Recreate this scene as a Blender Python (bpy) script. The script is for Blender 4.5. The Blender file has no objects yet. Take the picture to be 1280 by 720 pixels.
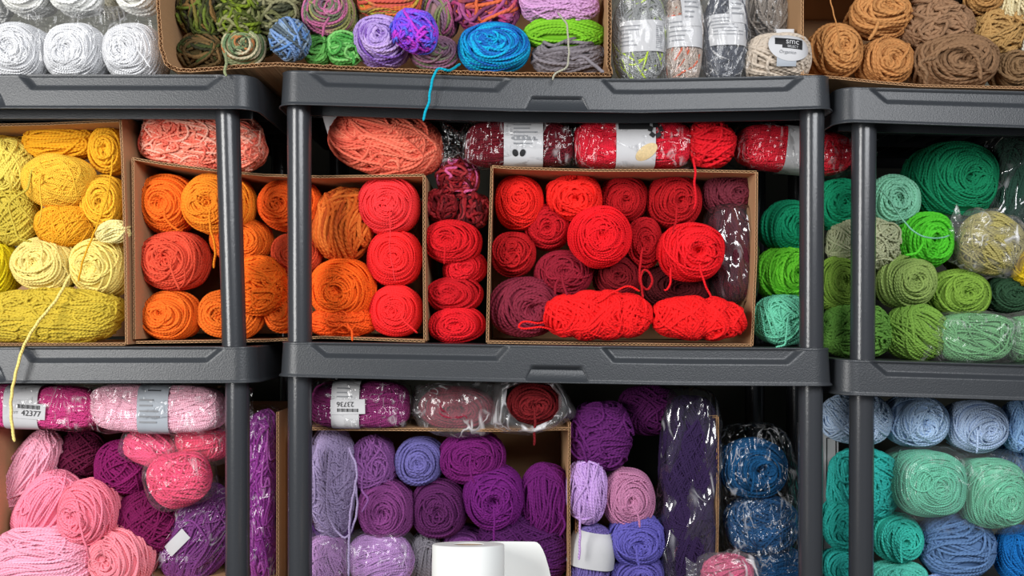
import bpy, math
import numpy as np
from mathutils import Vector

# ------------------------------------------------------------------ camera, light, exposure
F = 1150.0          # focal length in pixels of the 1280 px frame
HZ = 400.0          # horizon row
CZ = 1.30           # camera height
RIM = 1.495         # distance of the shelf rims
scene = bpy.context.scene
COL = scene.collection
cam = bpy.data.objects.new('camera', bpy.data.cameras.new('camera'))
COL.objects.link(cam)
cam.location = (0, 0, CZ)
cam.rotation_euler = (math.pi/2, 0, 0)
cam.data.sensor_width = 36
cam.data.lens = 36*F/1280
cam.data.shift_y = (HZ-360)/1280
scene.camera = cam
w = bpy.data.worlds.new('room_light'); scene.world = w; w.use_nodes = True
w.node_tree.nodes['Background'].inputs[0].default_value = (0.80, 0.88, 1.0, 1)
w.node_tree.nodes['Background'].inputs[1].default_value = 0.14
def area(name, loc, target, sx, sy, power, col):
    l = bpy.data.lights.new(name, 'AREA'); l.shape = 'RECTANGLE'; l.size = sx; l.size_y = sy
    l.energy = power; l.color = col
    o = bpy.data.objects.new(name, l); COL.objects.link(o)
    o.location = loc
    o.rotation_euler = (Vector(target)-Vector(loc)).to_track_quat('-Z', 'Y').to_euler()
    return o
area('window_daylight', (-1.7, -0.35, 1.75), (0.0, 1.6, 1.25), 0.9, 1.3, 60, (1.0, 0.985, 0.96))
area('ceiling_daylight', (0.9, -0.7, 2.35), (0.15, 1.6, 1.2), 1.6, 1.0, 56, (0.97, 0.98, 1.0))
scene.view_settings.view_transform = 'Standard'
scene.view_settings.look = 'None'
scene.view_settings.gamma = 1
scene.view_settings.use_curve_mapping = False
scene.view_settings.exposure = 0.0

# ------------------------------------------------------------------ helpers
def lin(c):
    c = np.asarray(c, float)/255.0
    return np.where(c <= 0.04045, c/12.92, ((c+0.055)/1.055)**2.4)
def P(px, py, Y):
    return np.array([(px-640)/F*Y, Y, CZ-(py-HZ)/F*Y])
def mat(name, col, rough=0.6, spec=0.4, bump=None, noise=None, extra=None):
    m = bpy.data.materials.new(name); m.use_nodes = True
    nt = m.node_tree; b = nt.nodes['Principled BSDF']
    c = lin(col); b.inputs['Base Color'].default_value = (*c, 1)
    b.inputs['Roughness'].default_value = rough
    b.inputs['Specular IOR Level'].default_value = spec
    tc = nt.nodes.new('ShaderNodeTexCoord')
    if noise:
        n = nt.nodes.new('ShaderNodeTexNoise'); n.inputs['Scale'].default_value = noise[0]
        n.inputs['Detail'].default_value = 6
        nt.links.new(tc.outputs['Object'], n.inputs['Vector'])
        mx = nt.nodes.new('ShaderNodeMix'); mx.data_type = 'RGBA'
        nt.links.new(n.outputs['Fac'], mx.inputs[0])
        mx.inputs[6].default_value = (*(c*(1-noise[1])), 1); mx.inputs[7].default_value = (*np.minimum(c*(1+noise[1]), 1), 1)
        nt.links.new(mx.outputs[2], b.inputs['Base Color'])
    if bump:
        n = nt.nodes.new('ShaderNodeTexNoise'); n.inputs['Scale'].default_value = bump[0]
        n.inputs['Detail'].default_value = 4
        nt.links.new(tc.outputs['Object'], n.inputs['Vector'])
        bp = nt.nodes.new('ShaderNodeBump'); bp.inputs['Distance'].default_value = bump[1]
        bp.inputs['Strength'].default_value = 0.6
        nt.links.new(n.outputs['Fac'], bp.inputs['Height']); nt.links.new(bp.outputs[0], b.inputs['Normal'])
    return m
def yarn_material(name, rough, sheen, ply):
    m = bpy.data.materials.new(name); m.use_nodes = True
    nt = m.node_tree; b = nt.nodes['Principled BSDF']
    a = nt.nodes.new('ShaderNodeAttribute'); a.attribute_name = 'dye'
    nt.links.new(a.outputs['Color'], b.inputs['Base Color'])
    b.inputs['Roughness'].default_value = rough
    b.inputs['Specular IOR Level'].default_value = 0.25
    b.inputs['Sheen Weight'].default_value = sheen
    b.inputs['Sheen Roughness'].default_value = 0.5
    nt.links.new(a.outputs['Color'], b.inputs['Sheen Tint'])
    uv = nt.nodes.new('ShaderNodeUVMap'); uv.uv_map = 'UVMap'
    sp = nt.nodes.new('ShaderNodeSeparateXYZ'); nt.links.new(uv.outputs[0], sp.inputs[0])
    m1 = nt.nodes.new('ShaderNodeMath'); m1.operation = 'MULTIPLY_ADD'
    nt.links.new(sp.outputs['Y'], m1.inputs[0]); m1.inputs[1].default_value = 2.0
    m2 = nt.nodes.new('ShaderNodeMath'); m2.operation = 'MULTIPLY'
    nt.links.new(sp.outputs['X'], m2.inputs[0]); m2.inputs[1].default_value = 0.42
    nt.links.new(m2.outputs[0], m1.inputs[2])
    m3 = nt.nodes.new('ShaderNodeMath'); m3.operation = 'MULTIPLY'; m3.inputs[1].default_value = 2*math.pi
    nt.links.new(m1.outputs[0], m3.inputs[0])
    m4 = nt.nodes.new('ShaderNodeMath'); m4.operation = 'SINE'; nt.links.new(m3.outputs[0], m4.inputs[0])
    bp = nt.nodes.new('ShaderNodeBump'); bp.inputs['Strength'].default_value = 0.9
    bp.inputs['Distance'].default_value = ply
    nt.links.new(m4.outputs[0], bp.inputs['Height']); nt.links.new(bp.outputs[0], b.inputs['Normal'])
    return m
def film_material(name, milk, base=0.02, edge=0.35, rough=0.12, scale=60, crease_glint=0.6, width=0.022):
    m = bpy.data.materials.new(name); m.use_nodes = True
    nt = m.node_tree; nt.nodes.clear(); N = nt.nodes.new; L = nt.links.new
    out = N('ShaderNodeOutputMaterial'); tc = N('ShaderNodeTexCoord')
    def mth(op, x, y=None, z=None, clamp=False):
        n = N('ShaderNodeMath'); n.operation = op; n.use_clamp = clamp
        for k, q in enumerate((x, y, z)):
            if q is None: continue
            if isinstance(q, (int, float)): n.inputs[k].default_value = q
            else: L(q, n.inputs[k])
        return n.outputs[0]
    mp = N('ShaderNodeMapping'); mp.inputs['Rotation'].default_value = (0.3, 0.5, 0.4); mp.inputs['Scale'].default_value = (1.0, 1.0, 0.55)
    L(tc.outputs['Object'], mp.inputs[0])
    def ridge(sc, dist, width, rot):
        q = N('ShaderNodeMapping'); q.inputs['Rotation'].default_value = rot; q.inputs['Scale'].default_value = (1.0, 1.0, 0.32)
        L(tc.outputs['Object'], q.inputs[0])
        n = N('ShaderNodeTexNoise'); n.inputs['Scale'].default_value = sc; n.inputs['Detail'].default_value = 1.5; n.inputs['Distortion'].default_value = dist
        L(q.outputs[0], n.inputs['Vector'])
        return mth('SUBTRACT', 1.0, mth('DIVIDE', mth('ABSOLUTE', mth('SUBTRACT', n.outputs['Fac'], 0.5)), width), clamp=True)
    r1 = ridge(scale*0.55, 0.5, width, (0.4, 0.9, 0.2)); r2 = ridge(scale*0.8, 0.8, width, (0.2, -0.8, 0.5))
    w1 = ridge(scale*0.55, 0.5, 0.25, (0.4, 0.9, 0.2)); w2 = ridge(scale*0.8, 0.8, 0.25, (0.2, -0.8, 0.5))
    bp = N('ShaderNodeBump'); bp.inputs['Distance'].default_value = 0.009; bp.inputs['Strength'].default_value = 0.8
    L(mth('MAXIMUM', w1, w2), bp.inputs['Height'])
    n2 = N('ShaderNodeTexNoise'); n2.inputs['Scale'].default_value = scale*0.6; n2.inputs['Detail'].default_value = 1
    L(tc.outputs['Object'], n2.inputs['Vector'])
    msk = mth('MULTIPLY', mth('SUBTRACT', n2.outputs['Fac'], 0.50, clamp=True), 8.0, clamp=True)
    cr = mth('MULTIPLY', mth('MULTIPLY', mth('MAXIMUM', r1, r2), msk), crease_glint, clamp=True)  # white crease lines, doubling as streak highlights painted into the film
    tr = N('ShaderNodeBsdfTransparent'); tr.inputs[0].default_value = (0.985, 0.985, 0.985, 1)
    gl = N('ShaderNodeBsdfGlossy'); gl.inputs['Roughness'].default_value = rough; L(bp.outputs[0], gl.inputs['Normal'])
    df = N('ShaderNodeBsdfDiffuse'); df.inputs[0].default_value = (0.9, 0.9, 0.92, 1)
    tl = N('ShaderNodeBsdfTranslucent'); tl.inputs[0].default_value = (0.9, 0.9, 0.92, 1)
    dm = N('ShaderNodeMixShader'); dm.inputs[0].default_value = 0.35; L(df.outputs[0], dm.inputs[1]); L(tl.outputs[0], dm.inputs[2])
    lw = N('ShaderNodeLayerWeight'); lw.inputs['Blend'].default_value = 0.12; L(bp.outputs[0], lw.inputs['Normal'])
    f = mth('MULTIPLY_ADD', lw.outputs['Fresnel'], edge, base, clamp=True)
    mk_ = mth('ADD', cr, milk, clamp=True)
    m1 = N('ShaderNodeMixShader'); L(mk_, m1.inputs[0]); L(tr.outputs[0], m1.inputs[1]); L(dm.outputs[0], m1.inputs[2])
    m2 = N('ShaderNodeMixShader'); L(f, m2.inputs[0]); L(m1.outputs[0], m2.inputs[1]); L(gl.outputs[0], m2.inputs[2])
    L(m2.outputs[0], out.inputs['Surface'])
    return m
def mk(name, verts, faces, m, parent=None, smooth=False):
    me = bpy.data.meshes.new(name)
    me.from_pydata([tuple(map(float, v)) for v in verts], [], [tuple(int(i) for i in f) for f in faces])
    me.update()
    if m: me.materials.append(m)
    if smooth: me.polygons.foreach_set('use_smooth', [True]*len(me.polygons))
    o = bpy.data.objects.new(name, me); COL.objects.link(o)
    if parent: o.parent = parent
    return o
def tag(o, label=None, cat=None, group=None, kind=None):
    if label: o['label'] = label
    if cat: o['category'] = cat
    if group: o['group'] = group
    if kind: o['kind'] = kind
    return o
def empty(name, loc):
    o = bpy.data.objects.new(name, None); COL.objects.link(o); o.location = loc; o.empty_display_size = 0.05
    return o
class MB:
    def __init__(s): s.v = []; s.f = []
    def add(s, v, f):
        k = len(s.v); s.v += [tuple(x) for x in v]; s.f += [tuple(i+k for i in q) for q in f]
    def box(s, lo, hi):
        x0, y0, z0 = lo; x1, y1, z1 = hi
        s.add([(x0,y0,z0),(x1,y0,z0),(x1,y1,z0),(x0,y1,z0),(x0,y0,z1),(x1,y0,z1),(x1,y1,z1),(x0,y1,z1)],
              [(0,3,2,1),(4,5,6,7),(0,1,5,4),(1,2,6,5),(2,3,7,6),(3,0,4,7)])
    def grid(s, G, closed_u=False):        # G[nu][nv] of points
        G = np.asarray(G); nu, nv = G.shape[:2]; k = len(s.v)
        s.v += [tuple(p) for p in G.reshape(-1, 3)]
        for i in range(nu if closed_u else nu-1):
            for j in range(nv-1):
                a = i*nv+j; b = ((i+1) % nu)*nv+j
                s.f.append((k+a, k+b, k+b+1, k+a+1))
    def build(s, name, m, parent=None, smooth=False, off=(0,0,0)):
        o = mk(name, s.v, s.f, m, parent, smooth)
        return o
def local(o, loc):      # shift an already built mesh so that it sits under a parent placed at loc
    n = len(o.data.vertices); a = np.empty(n*3); o.data.vertices.foreach_get('co', a)
    a = a.reshape(-1, 3)-np.asarray(loc, float); o.data.vertices.foreach_set('co', a.ravel()); o.data.update()
    return o

M = {}
M['plastic'] = mat('dark_grey_plastic', (51, 54, 58), 0.38, 0.5, bump=(420, 0.0006), noise=(7, 0.10))
M['pole'] = mat('grey_plastic_tube', (54, 56, 60), 0.24, 0.6, bump=(260, 0.0003), noise=(9, 0.08))
M['card'] = mat('brown_cardboard', (186, 146, 108), 0.85, 0.15, bump=(160, 0.0006), noise=(14, 0.10))
M['flute'] = mat('cardboard_fluting', (172, 134, 98), 0.9, 0.1)
M['paper'] = mat('white_label_paper', (190, 190, 192), 0.55, 0.3, noise=(60, 0.05))
M['greypaper'] = mat('grey_label_paper', (160, 166, 174), 0.5, 0.3, noise=(60, 0.06))
M['roll'] = mat('white_roll_paper', (226, 228, 226), 0.8, 0.2)
M['ink'] = mat('black_ink', (30, 30, 32), 0.6, 0.3)
M['softink'] = mat('grey_ink', (136, 138, 142), 0.6, 0.3)
M['cream'] = mat('printed_cream_yarn', (206, 182, 136), 0.6, 0.3, noise=(300, 0.3))
M['core'] = mat('cardboard_core', (150, 130, 112), 0.8, 0.2)
M['wall'] = mat('olive_grey_wall', (96, 96, 86), 0.9, 0.2, noise=(3, 0.1))
M['floor'] = mat('grey_floor', (110, 108, 104), 0.7, 0.3, noise=(5, 0.1))
M['wood'] = mat('pale_wood', (170, 140, 104), 0.6, 0.3, noise=(12, 0.15))
M['yarn'] = yarn_material('wool_yarn', 0.85, 0.08, 0.00038)
M['cotton'] = yarn_material('smooth_yarn', 0.62, 0.1, 0.0004)
M['film'] = film_material('clear_film', 0.0, 0.035, 0.45, scale=60, crease_glint=0.42)
M['soft'] = film_material('soft_clear_film', 0.03, 0.012, 0.2, scale=34, crease_glint=0.16)
M['haze'] = film_material('hazy_film', 0.05, 0.03, 0.35, scale=50, crease_glint=0.3)
M['milky'] = film_material('milky_film', 0.10, 0.05, 0.55, rough=0.16, scale=34, crease_glint=0.95, width=0.034)
M['gloss'] = film_material('glossy_crinkled_film', 0.02, 0.10, 0.9, rough=0.10, scale=26, crease_glint=0.5)

# ------------------------------------------------------------------ room
def struct(o): o['kind'] = 'structure'; return o
mb = MB(); mb.box((-4, -3, -0.05), (4, 2.1, 0)); struct(mb.build('floor', M['floor']))
mb = MB(); mb.box((-4, 2.0, 0), (4, 2.08, 2.9)); struct(mb.build('wall_back', M['wall']))

# ------------------------------------------------------------------ shelving units
DEPTH = 0.42
def zpix(py, Y=RIM): return CZ-(py-HZ)/F*Y
def xpix(px, Y=RIM): return (px-640)/F*Y
DECK = {}
def sd_trap(X, Z, x0t, x0b, x1b, x1t, zt, zb):      # inside distance of a trapezoid (pixels)
    d = np.minimum(zt-Z, Z-zb) if zt > zb else None
    def edge(xa, za, xb, zb_, sgn):
        dx, dz = xb-xa, zb_-za; l = math.hypot(dx, dz)
        return sgn*((X-xa)*dz-(Z-za)*dx)/l
    left = edge(x0t, zt, x0b, zb, -1); right = edge(x1t, zt, x1b, zb, 1)
    return d, left, right
def shelf(unit, name, pxl, pxr, ctrl, parent, z_override=None):
    xs = np.array([xpix(c[0]) for c in ctrl])
    if z_override is None:
        zt = np.array([zpix(c[1]) for c in ctrl]); zb = np.array([zpix(c[2]) for c in ctrl])
    else:
        zt = np.array([z_override]*len(ctrl)); zb = zt-0.058
    fz = lambda x: np.interp(x, xs, zt); fb = lambda x: np.interp(x, xs, zb)
    x0, x1 = xpix(pxl), xpix(pxr); R = 0.032; y0, y1 = RIM, RIM+DEPTH
    W = x1-x0
    # plan outline
    pts = []; nrm = []
    for t in np.linspace(y1-R, y0+R, 10)[:-1]: pts.append((x0, t)); nrm.append((-1, 0))
    for a in np.linspace(0, math.pi/2, 9): pts.append((x0+R-R*math.cos(a), y0+R-R*math.sin(a))); nrm.append((-math.cos(a), -math.sin(a)))
    nf = int(W/0.0028)
    for t in np.linspace(x0+R, x1-R, nf)[1:-1]: pts.append((t, y0)); nrm.append((0, -1))
    for a in np.linspace(math.pi/2, 0, 9): pts.append((x1-R+R*math.cos(a), y0+R-R*math.sin(a))); nrm.append((math.cos(a), -math.sin(a)))
    for t in np.linspace(y0+R, y1-R, 10)[1:]: pts.append((x1, t)); nrm.append((1, 0))
    for a in np.linspace(0, math.pi/2, 6)[1:]: pts.append((x1-R+R*math.cos(a), y1-R+R*math.sin(a))); nrm.append((math.cos(a), math.sin(a)))
    for a in np.linspace(math.pi/2, 0, 6)[:-1]: pts.append((x0+R-R*math.cos(a), y1-R+R*math.sin(a))); nrm.append((-math.cos(a), math.sin(a)))
    pts = np.array(pts); nrm = np.array(nrm)
    T = fz(pts[:, 0]); B = fb(pts[:, 0])
    rows = []
    def row(z, off): rows.append(np.stack([pts[:, 0]+nrm[:, 0]*off, pts[:, 1]+nrm[:, 1]*off, z], 1))
    row(T-0.012, -0.030); row(T-0.001, -0.026); row(T, -0.006); row(T-0.0012, -0.002)
    NV = 34
    U = (pts[:, 0]-x0)/W
    front = nrm[:, 1] < -0.99
    for k in range(NV):
        s = (k+0.6)/(NV+0.2)                  # 0 top .. 1 bottom
        z = T-0.003-(T-B-0.006)*s
        off = np.zeros(len(U))-0.003*(1-s)
        px = U*W*769; Zp = -s*45.0
        def trap(a, b, c, d, zt_, zb_):       # a,b top/bottom left; c,d bottom/top right
            a, b, c, d = [q*W*769 for q in (a, b, c, d)]
            dl = ((px-a)*(zb_-zt_)-(Zp-zt_)*(b-a))/math.hypot(b-a, zb_-zt_)*-1
            dr = ((px-d)*(zb_-zt_)-(Zp-zt_)*(c-d))/math.hypot(c-d, zb_-zt_)
            dd = np.minimum(np.minimum(dl, dr), np.minimum(zt_-Zp, Zp-zb_))
            return np.clip(dd/6.5, 0, 1)
        r1 = trap(.045, .085, .395, .425, 6, -20)
        r2 = trap(.572, .602, .915, .955, 6, -20)
        r3 = trap(.456, .436, .566, .546, -25, -60)
        off = off-0.0080*front*np.maximum(np.maximum(r1, r2), r3)
        row(z, off)
    row(B+0.001, 0.0032); row(B-0.001, 0.0035); row(B-0.0008, 0.0005); row(B+0.02, -0.003)
    G = np.stack(rows, 1)
    mb = MB(); mb.grid(G, closed_u=True)
    # the top rim plan is closed by a deck, sampled across
    nx = 40
    X = np.linspace(x0+0.018, x1-0.018, nx)
    for (ya, yb) in ((y0+0.012, y1-0.012),):
        top = np.array([[(x, y, fz(x)-0.0015) for y in np.linspace(ya, yb, 4)] for x in X])
        bot = top-np.array([0, 0, 0.006])
        mb.grid(top); mb.grid(bot)
    o = mb.build(name, M['plastic'], parent, smooth=True)
    rb = MB()
    for yy in (y0+0.055, y0+0.15, y0+0.26, y0+0.36):      # ribs under the deck
        for i in range(nx-1):
            xa, xb = X[i], X[i+1]; za, zb_ = fz(xa), fz(xb)
            h = 0.062 if yy < y0+0.1 else 0.045
            rb.add([(xa,yy,za-0.005),(xb,yy,zb_-0.005),(xb,yy+0.004,zb_-0.005),(xa,yy+0.004,za-0.005),
                    (xa,yy,za-h),(xb,yy,zb_-h),(xb,yy+0.004,zb_-h),(xa,yy+0.004,za-h)],
                   [(0,1,2,3),(4,7,6,5),(0,4,5,1),(2,6,7,3)])
    for x in np.arange(x0+0.05, x1-0.03, 0.05):
        z = fz(x); rb.box((x, y0+0.012, z-0.040), (x+0.003, y1-0.02, z-0.006))
    rb.build('underside_ribs', M['plastic'], o)
    return fz, fb
def pole(parent, xt, zt, xb, zb, y, r=0.0198):
    mb = MB(); n = 28; rings = []
    prof = [(0.0, r*1.0), (0.02, r*1.0), (0.5, r), (0.98, r), (1.0, r)]
    for t, rr in prof:
        x = xb+(xt-xb)*t; z = zb+(zt-zb)*t
        rings.append([(x+rr*math.cos(a), y+rr*math.sin(a), z) for a in np.linspace(0, 2*math.pi, n, endpoint=False)])
    G = np.array(rings).transpose(1, 0, 2); mb.grid(G, closed_u=True)
    return mb.build('pole', M['pole'], parent, smooth=True)
units = [
 ('left', -385, 318, [(-385, 91, 135), (318, 92, 136)], [(-385, 434, 479), (318, 433, 478)], None, [(284, 293), (297, 297)],
  'dark grey plastic shelving unit at the left, holding yellow and pink yarn', -351),
 ('middle', 346, 1045, [(346, 86, 130), (450, 89, 133), (640, 96, 139), (800, 97, 141), (960, 94, 138), (1045, 92, 135)],
  [(346, 427, 470), (640, 431, 477), (860, 434, 481), (1045, 435, 482)], [(374, 375), (375, 375)], [(1015, 1014), (1013, 1013)],
  'dark grey plastic shelving unit in the middle, holding red and purple yarn', 0),
 ('right', 1049, 1750, [(1049, 107, 152), (1280, 113, 160), (1750, 118, 165)], [(1049, 449, 493), (1280, 456, 500), (1750, 460, 505)],
  [(1080, 1078), (1077, 1076)], None, 'dark grey plastic shelving unit at the right, holding green and turquoise yarn', 1720),
]
for (key, pl, pr, c1, c2, Lp, Rp, lab, other) in units:
    root = empty('shelving_unit', (xpix((pl+pr)/2), RIM+DEPTH/2, 0))
    tag(root, lab, 'shelf unit', 'plastic shelving units side by side')
    before = set(COL.objects)
    f1, b1 = shelf(key, 'shelf', pl, pr, c1, None)
    f2, b2 = shelf(key, 'shelf', pl, pr, c2, None)
    z3 = {'left': 0.819, 'middle': 0.818, 'right': 0.79}[key]
    f3, b3 = shelf(key, 'shelf', pl, pr, c2, None, z3)
    f4, b4 = shelf(key, 'shelf', pl, pr, c2, None, z3-0.44)
    DECK[key] = (f1, f2, f3)
    if Lp is None: Lp = [(pl+30, pl+30), (pl+30, pl+30)]
    if Rp is None: Rp = [(pr-30, pr-30), (pr-30, pr-30)]
    for side in (Lp, Rp):
        for (yy, front) in ((RIM+0.034, 1), (RIM+DEPTH-0.034, 0)):
            cx = xpix(side[0][0], RIM+0.034); cb = xpix(side[0][1], RIM+0.034)
            pole(None, cx, b1(cx)+0.02, cb, f2(cb)-0.002, yy)
            cx = xpix(side[1][0], RIM+0.034); cb = xpix(side[1][1], RIM+0.034)
            pole(None, cx, b2(cx)+0.02, cb, z3-0.002, yy)
            pole(None, cb, z3-0.04, cb, z3-0.442, yy); pole(None, cb, z3-0.48, cb, 0.0, yy)
    for o in set(COL.objects)-before:
        if o.parent is None:
            o.parent = root; local(o, root.location)
        else: local(o, root.location)
def unit_at(px): return 'left' if px < 330 else ('middle' if px < 1030 else 'right')
def deckz(px, tier, x=None, u=None):
    return float(DECK[u or unit_at(px)][tier](xpix(px) if x is None else x))-0.001

# ------------------------------------------------------------------ cardboard boxes
def ribbon(mb, pts, off0, off1, y0, y1, seg=0.006):
    """a sheet following pts (x,z) between normal offsets off0..off1, from y0 to y1"""
    pts = np.asarray(pts, float); d = np.gradient(pts, axis=0); d /= np.linalg.norm(d, axis=1)[:, None]
    n = np.stack([-d[:, 1], d[:, 0]], 1)
    a = pts+n*np.reshape(off0, (-1, 1)); b = pts+n*np.reshape(off1, (-1, 1)); k = len(pts)
    V = []
    for i in range(k):
        V += [(a[i,0], y0[i], a[i,1]), (b[i,0], y0[i], b[i,1]), (b[i,0], y1, b[i,1]), (a[i,0], y1, a[i,1])]
    Fc = []
    for i in range(k-1):
        p, q = 4*i, 4*(i+1)
        for j in range(4): Fc.append((p+j, p+(j+1) % 4, q+(j+1) % 4, q+j))
    Fc += [(0, 3, 2, 1), (4*k-4, 4*k-3, 4*k-2, 4*k-1)]
    mb.add(V, Fc)
def resample(pts, step):
    pts = np.asarray(pts, float); s = np.r_[0, np.cumsum(np.linalg.norm(np.diff(pts, axis=0), axis=1))]
    n = max(2, int(s[-1]/step)+1); t = np.linspace(0, s[-1], n)
    return np.stack([np.interp(t, s, pts[:, k]) for k in range(pts.shape[1])], 1)
def panel(name, root, pix, Y, depth, T=0.0042, torn=0.0, seed=1, face=None):
    """corrugated board whose front edge runs along the pixel polyline pix at distance Y"""
    rng = np.random.default_rng(seed)
    pts = np.array([P(a, b, Y)[[0, 2]] for a, b in pix])
    pts = resample(pts, 0.0014); k = len(pts)
    s = np.arange(k)*0.0014
    sm = np.convolve(rng.normal(size=k+20), np.ones(6)/6, 'same')[:k]*torn
    if torn: pts = pts+np.c_[sm*0.15, sm*0.25]
    yf = Y+sm
    mb = MB(); ribbon(mb, pts, np.full(k, -T/2), np.full(k, -T/2+0.0007), yf, Y+depth)
    ribbon(mb, pts, np.full(k, T/2-0.0007), np.full(k, T/2), yf+np.roll(sm, 7), Y+depth)
    o = mb.build(name, M['card'], root)
    wv = np.sin(s/0.0075*2*math.pi)*(T/2-0.0009)
    mb = MB(); ribbon(mb, pts, wv-0.0004, wv+0.0004, yf+0.0006, Y+min(depth, 0.05))
    fl = mb.build('fluting', M['flute'], o)
    for q in (o, fl): local(q, root.location)
    return o
def carton(label, group, Y, depth, panels, back, seed=1, torn=0.0, T=0.0042):
    x0, x1, y0, y1 = back
    c = P((x0+x1)/2, y1, Y)
    root = empty('cardboard_box', (c[0], Y+depth/2, c[2]))
    tag(root, label, 'cardboard box', group)
    for i, (nm, pix) in enumerate(panels):
        panel(nm, root, pix, Y, depth, T=T, torn=torn, seed=seed*10+i)
    a = P(x0, y1, Y); b = P(x1, y0, Y)
    mb = MB(); mb.box((a[0], Y+depth-0.004, a[2]), (b[0], Y+depth, b[2]))
    local(mb.build('back_panel', M['card'], root), root.location)
    return root

# ------------------------------------------------------------------ yarn
def nz(v): return v/np.maximum(np.linalg.norm(v, axis=-1, keepdims=True), 1e-9)
def frame(n):
    h = np.where(np.abs(n[..., 2:3]) < 0.9, np.array([0, 0, 1.0]), np.array([1.0, 0, 0]))
    u = nz(np.cross(h, n)); return u, np.cross(n, u)
class Shape:
    def __init__(s, a, b, c, p=2.3, lump=0.03, dimple=None, waist=(), rng=None):
        s.d = np.array([a, b, c]); s.p = p; s.back = 1.0; s.top = 0.0; s.lump = lump; s.dimple = dimple; s.waist = waist
        s.K = rng.normal(size=(5, 3))*2.2; s.ph = rng.uniform(0, 6.28, 5)
        s.L = np.array([1.0, 0, 0]) if a >= c else np.array([0, 0, 1.0])
        s.KF = rng.normal(size=(3, 3, 3)); s.PF = rng.uniform(0, 6.28, (3, 3))
    def field(s, d, freq):
        out = np.zeros_like(d)
        for k in range(3): out[..., k] = sum(np.sin(freq*(d@s.KF[k, j])+s.PF[k, j]) for j in range(3))/3
        return out
    def map(s, d, off=0.0):
        r = (np.abs(d)**s.p).sum(-1)**(-1/s.p)
        q = d*r[..., None]
        f = 1+s.lump*sum(np.sin(d@s.K[i]+s.ph[i]) for i in range(5))/2.2
        for (t0, dep, wd) in s.waist:
            f = f*(1-dep*np.exp(-((q@s.L-t0)/wd)**2))
        pos = q*s.d
        pos[..., 1] = np.where(pos[..., 1] > 0, pos[..., 1]*s.back, pos[..., 1])
        if s.waist:
            ax = (pos@s.L)[..., None]*s.L; pos = ax+(pos-ax)*f[..., None]
        else: pos = pos*f[..., None]
        if s.dimple is not None:
            d0, dep, wd = s.dimple
            ang = np.arccos(np.clip(d@d0, -1, 1))
            g = dep*np.exp(-(ang/wd)**2)*s.d.min()
            pos = pos-d0*g[..., None]
        if np.isscalar(off): off = np.full(d.shape[:-1], off)
        nrm = nz(q*np.abs(q)**(s.p-2)/s.d)
        return pos+nrm*off[..., None], nrm
    def front(s, x, z, off=0.0):
        v = np.clip(1-np.abs(x/s.d[0])**s.p-np.abs(z/s.d[2])**s.p, 0.0, 1)
        return -s.d[1]*v**(1/s.p)-off
def dye_pick(pal, t):
    pal = np.array([lin(c) for c in pal]); n = len(pal)
    t = np.mod(t, 1)*n; i = np.floor(t).astype(int) % n; f = t-np.floor(t)
    f = np.clip((f-0.35)/0.3, 0, 1)[..., None]
    return pal[i]*(1-f)+pal[(i+1) % n]*f
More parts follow.
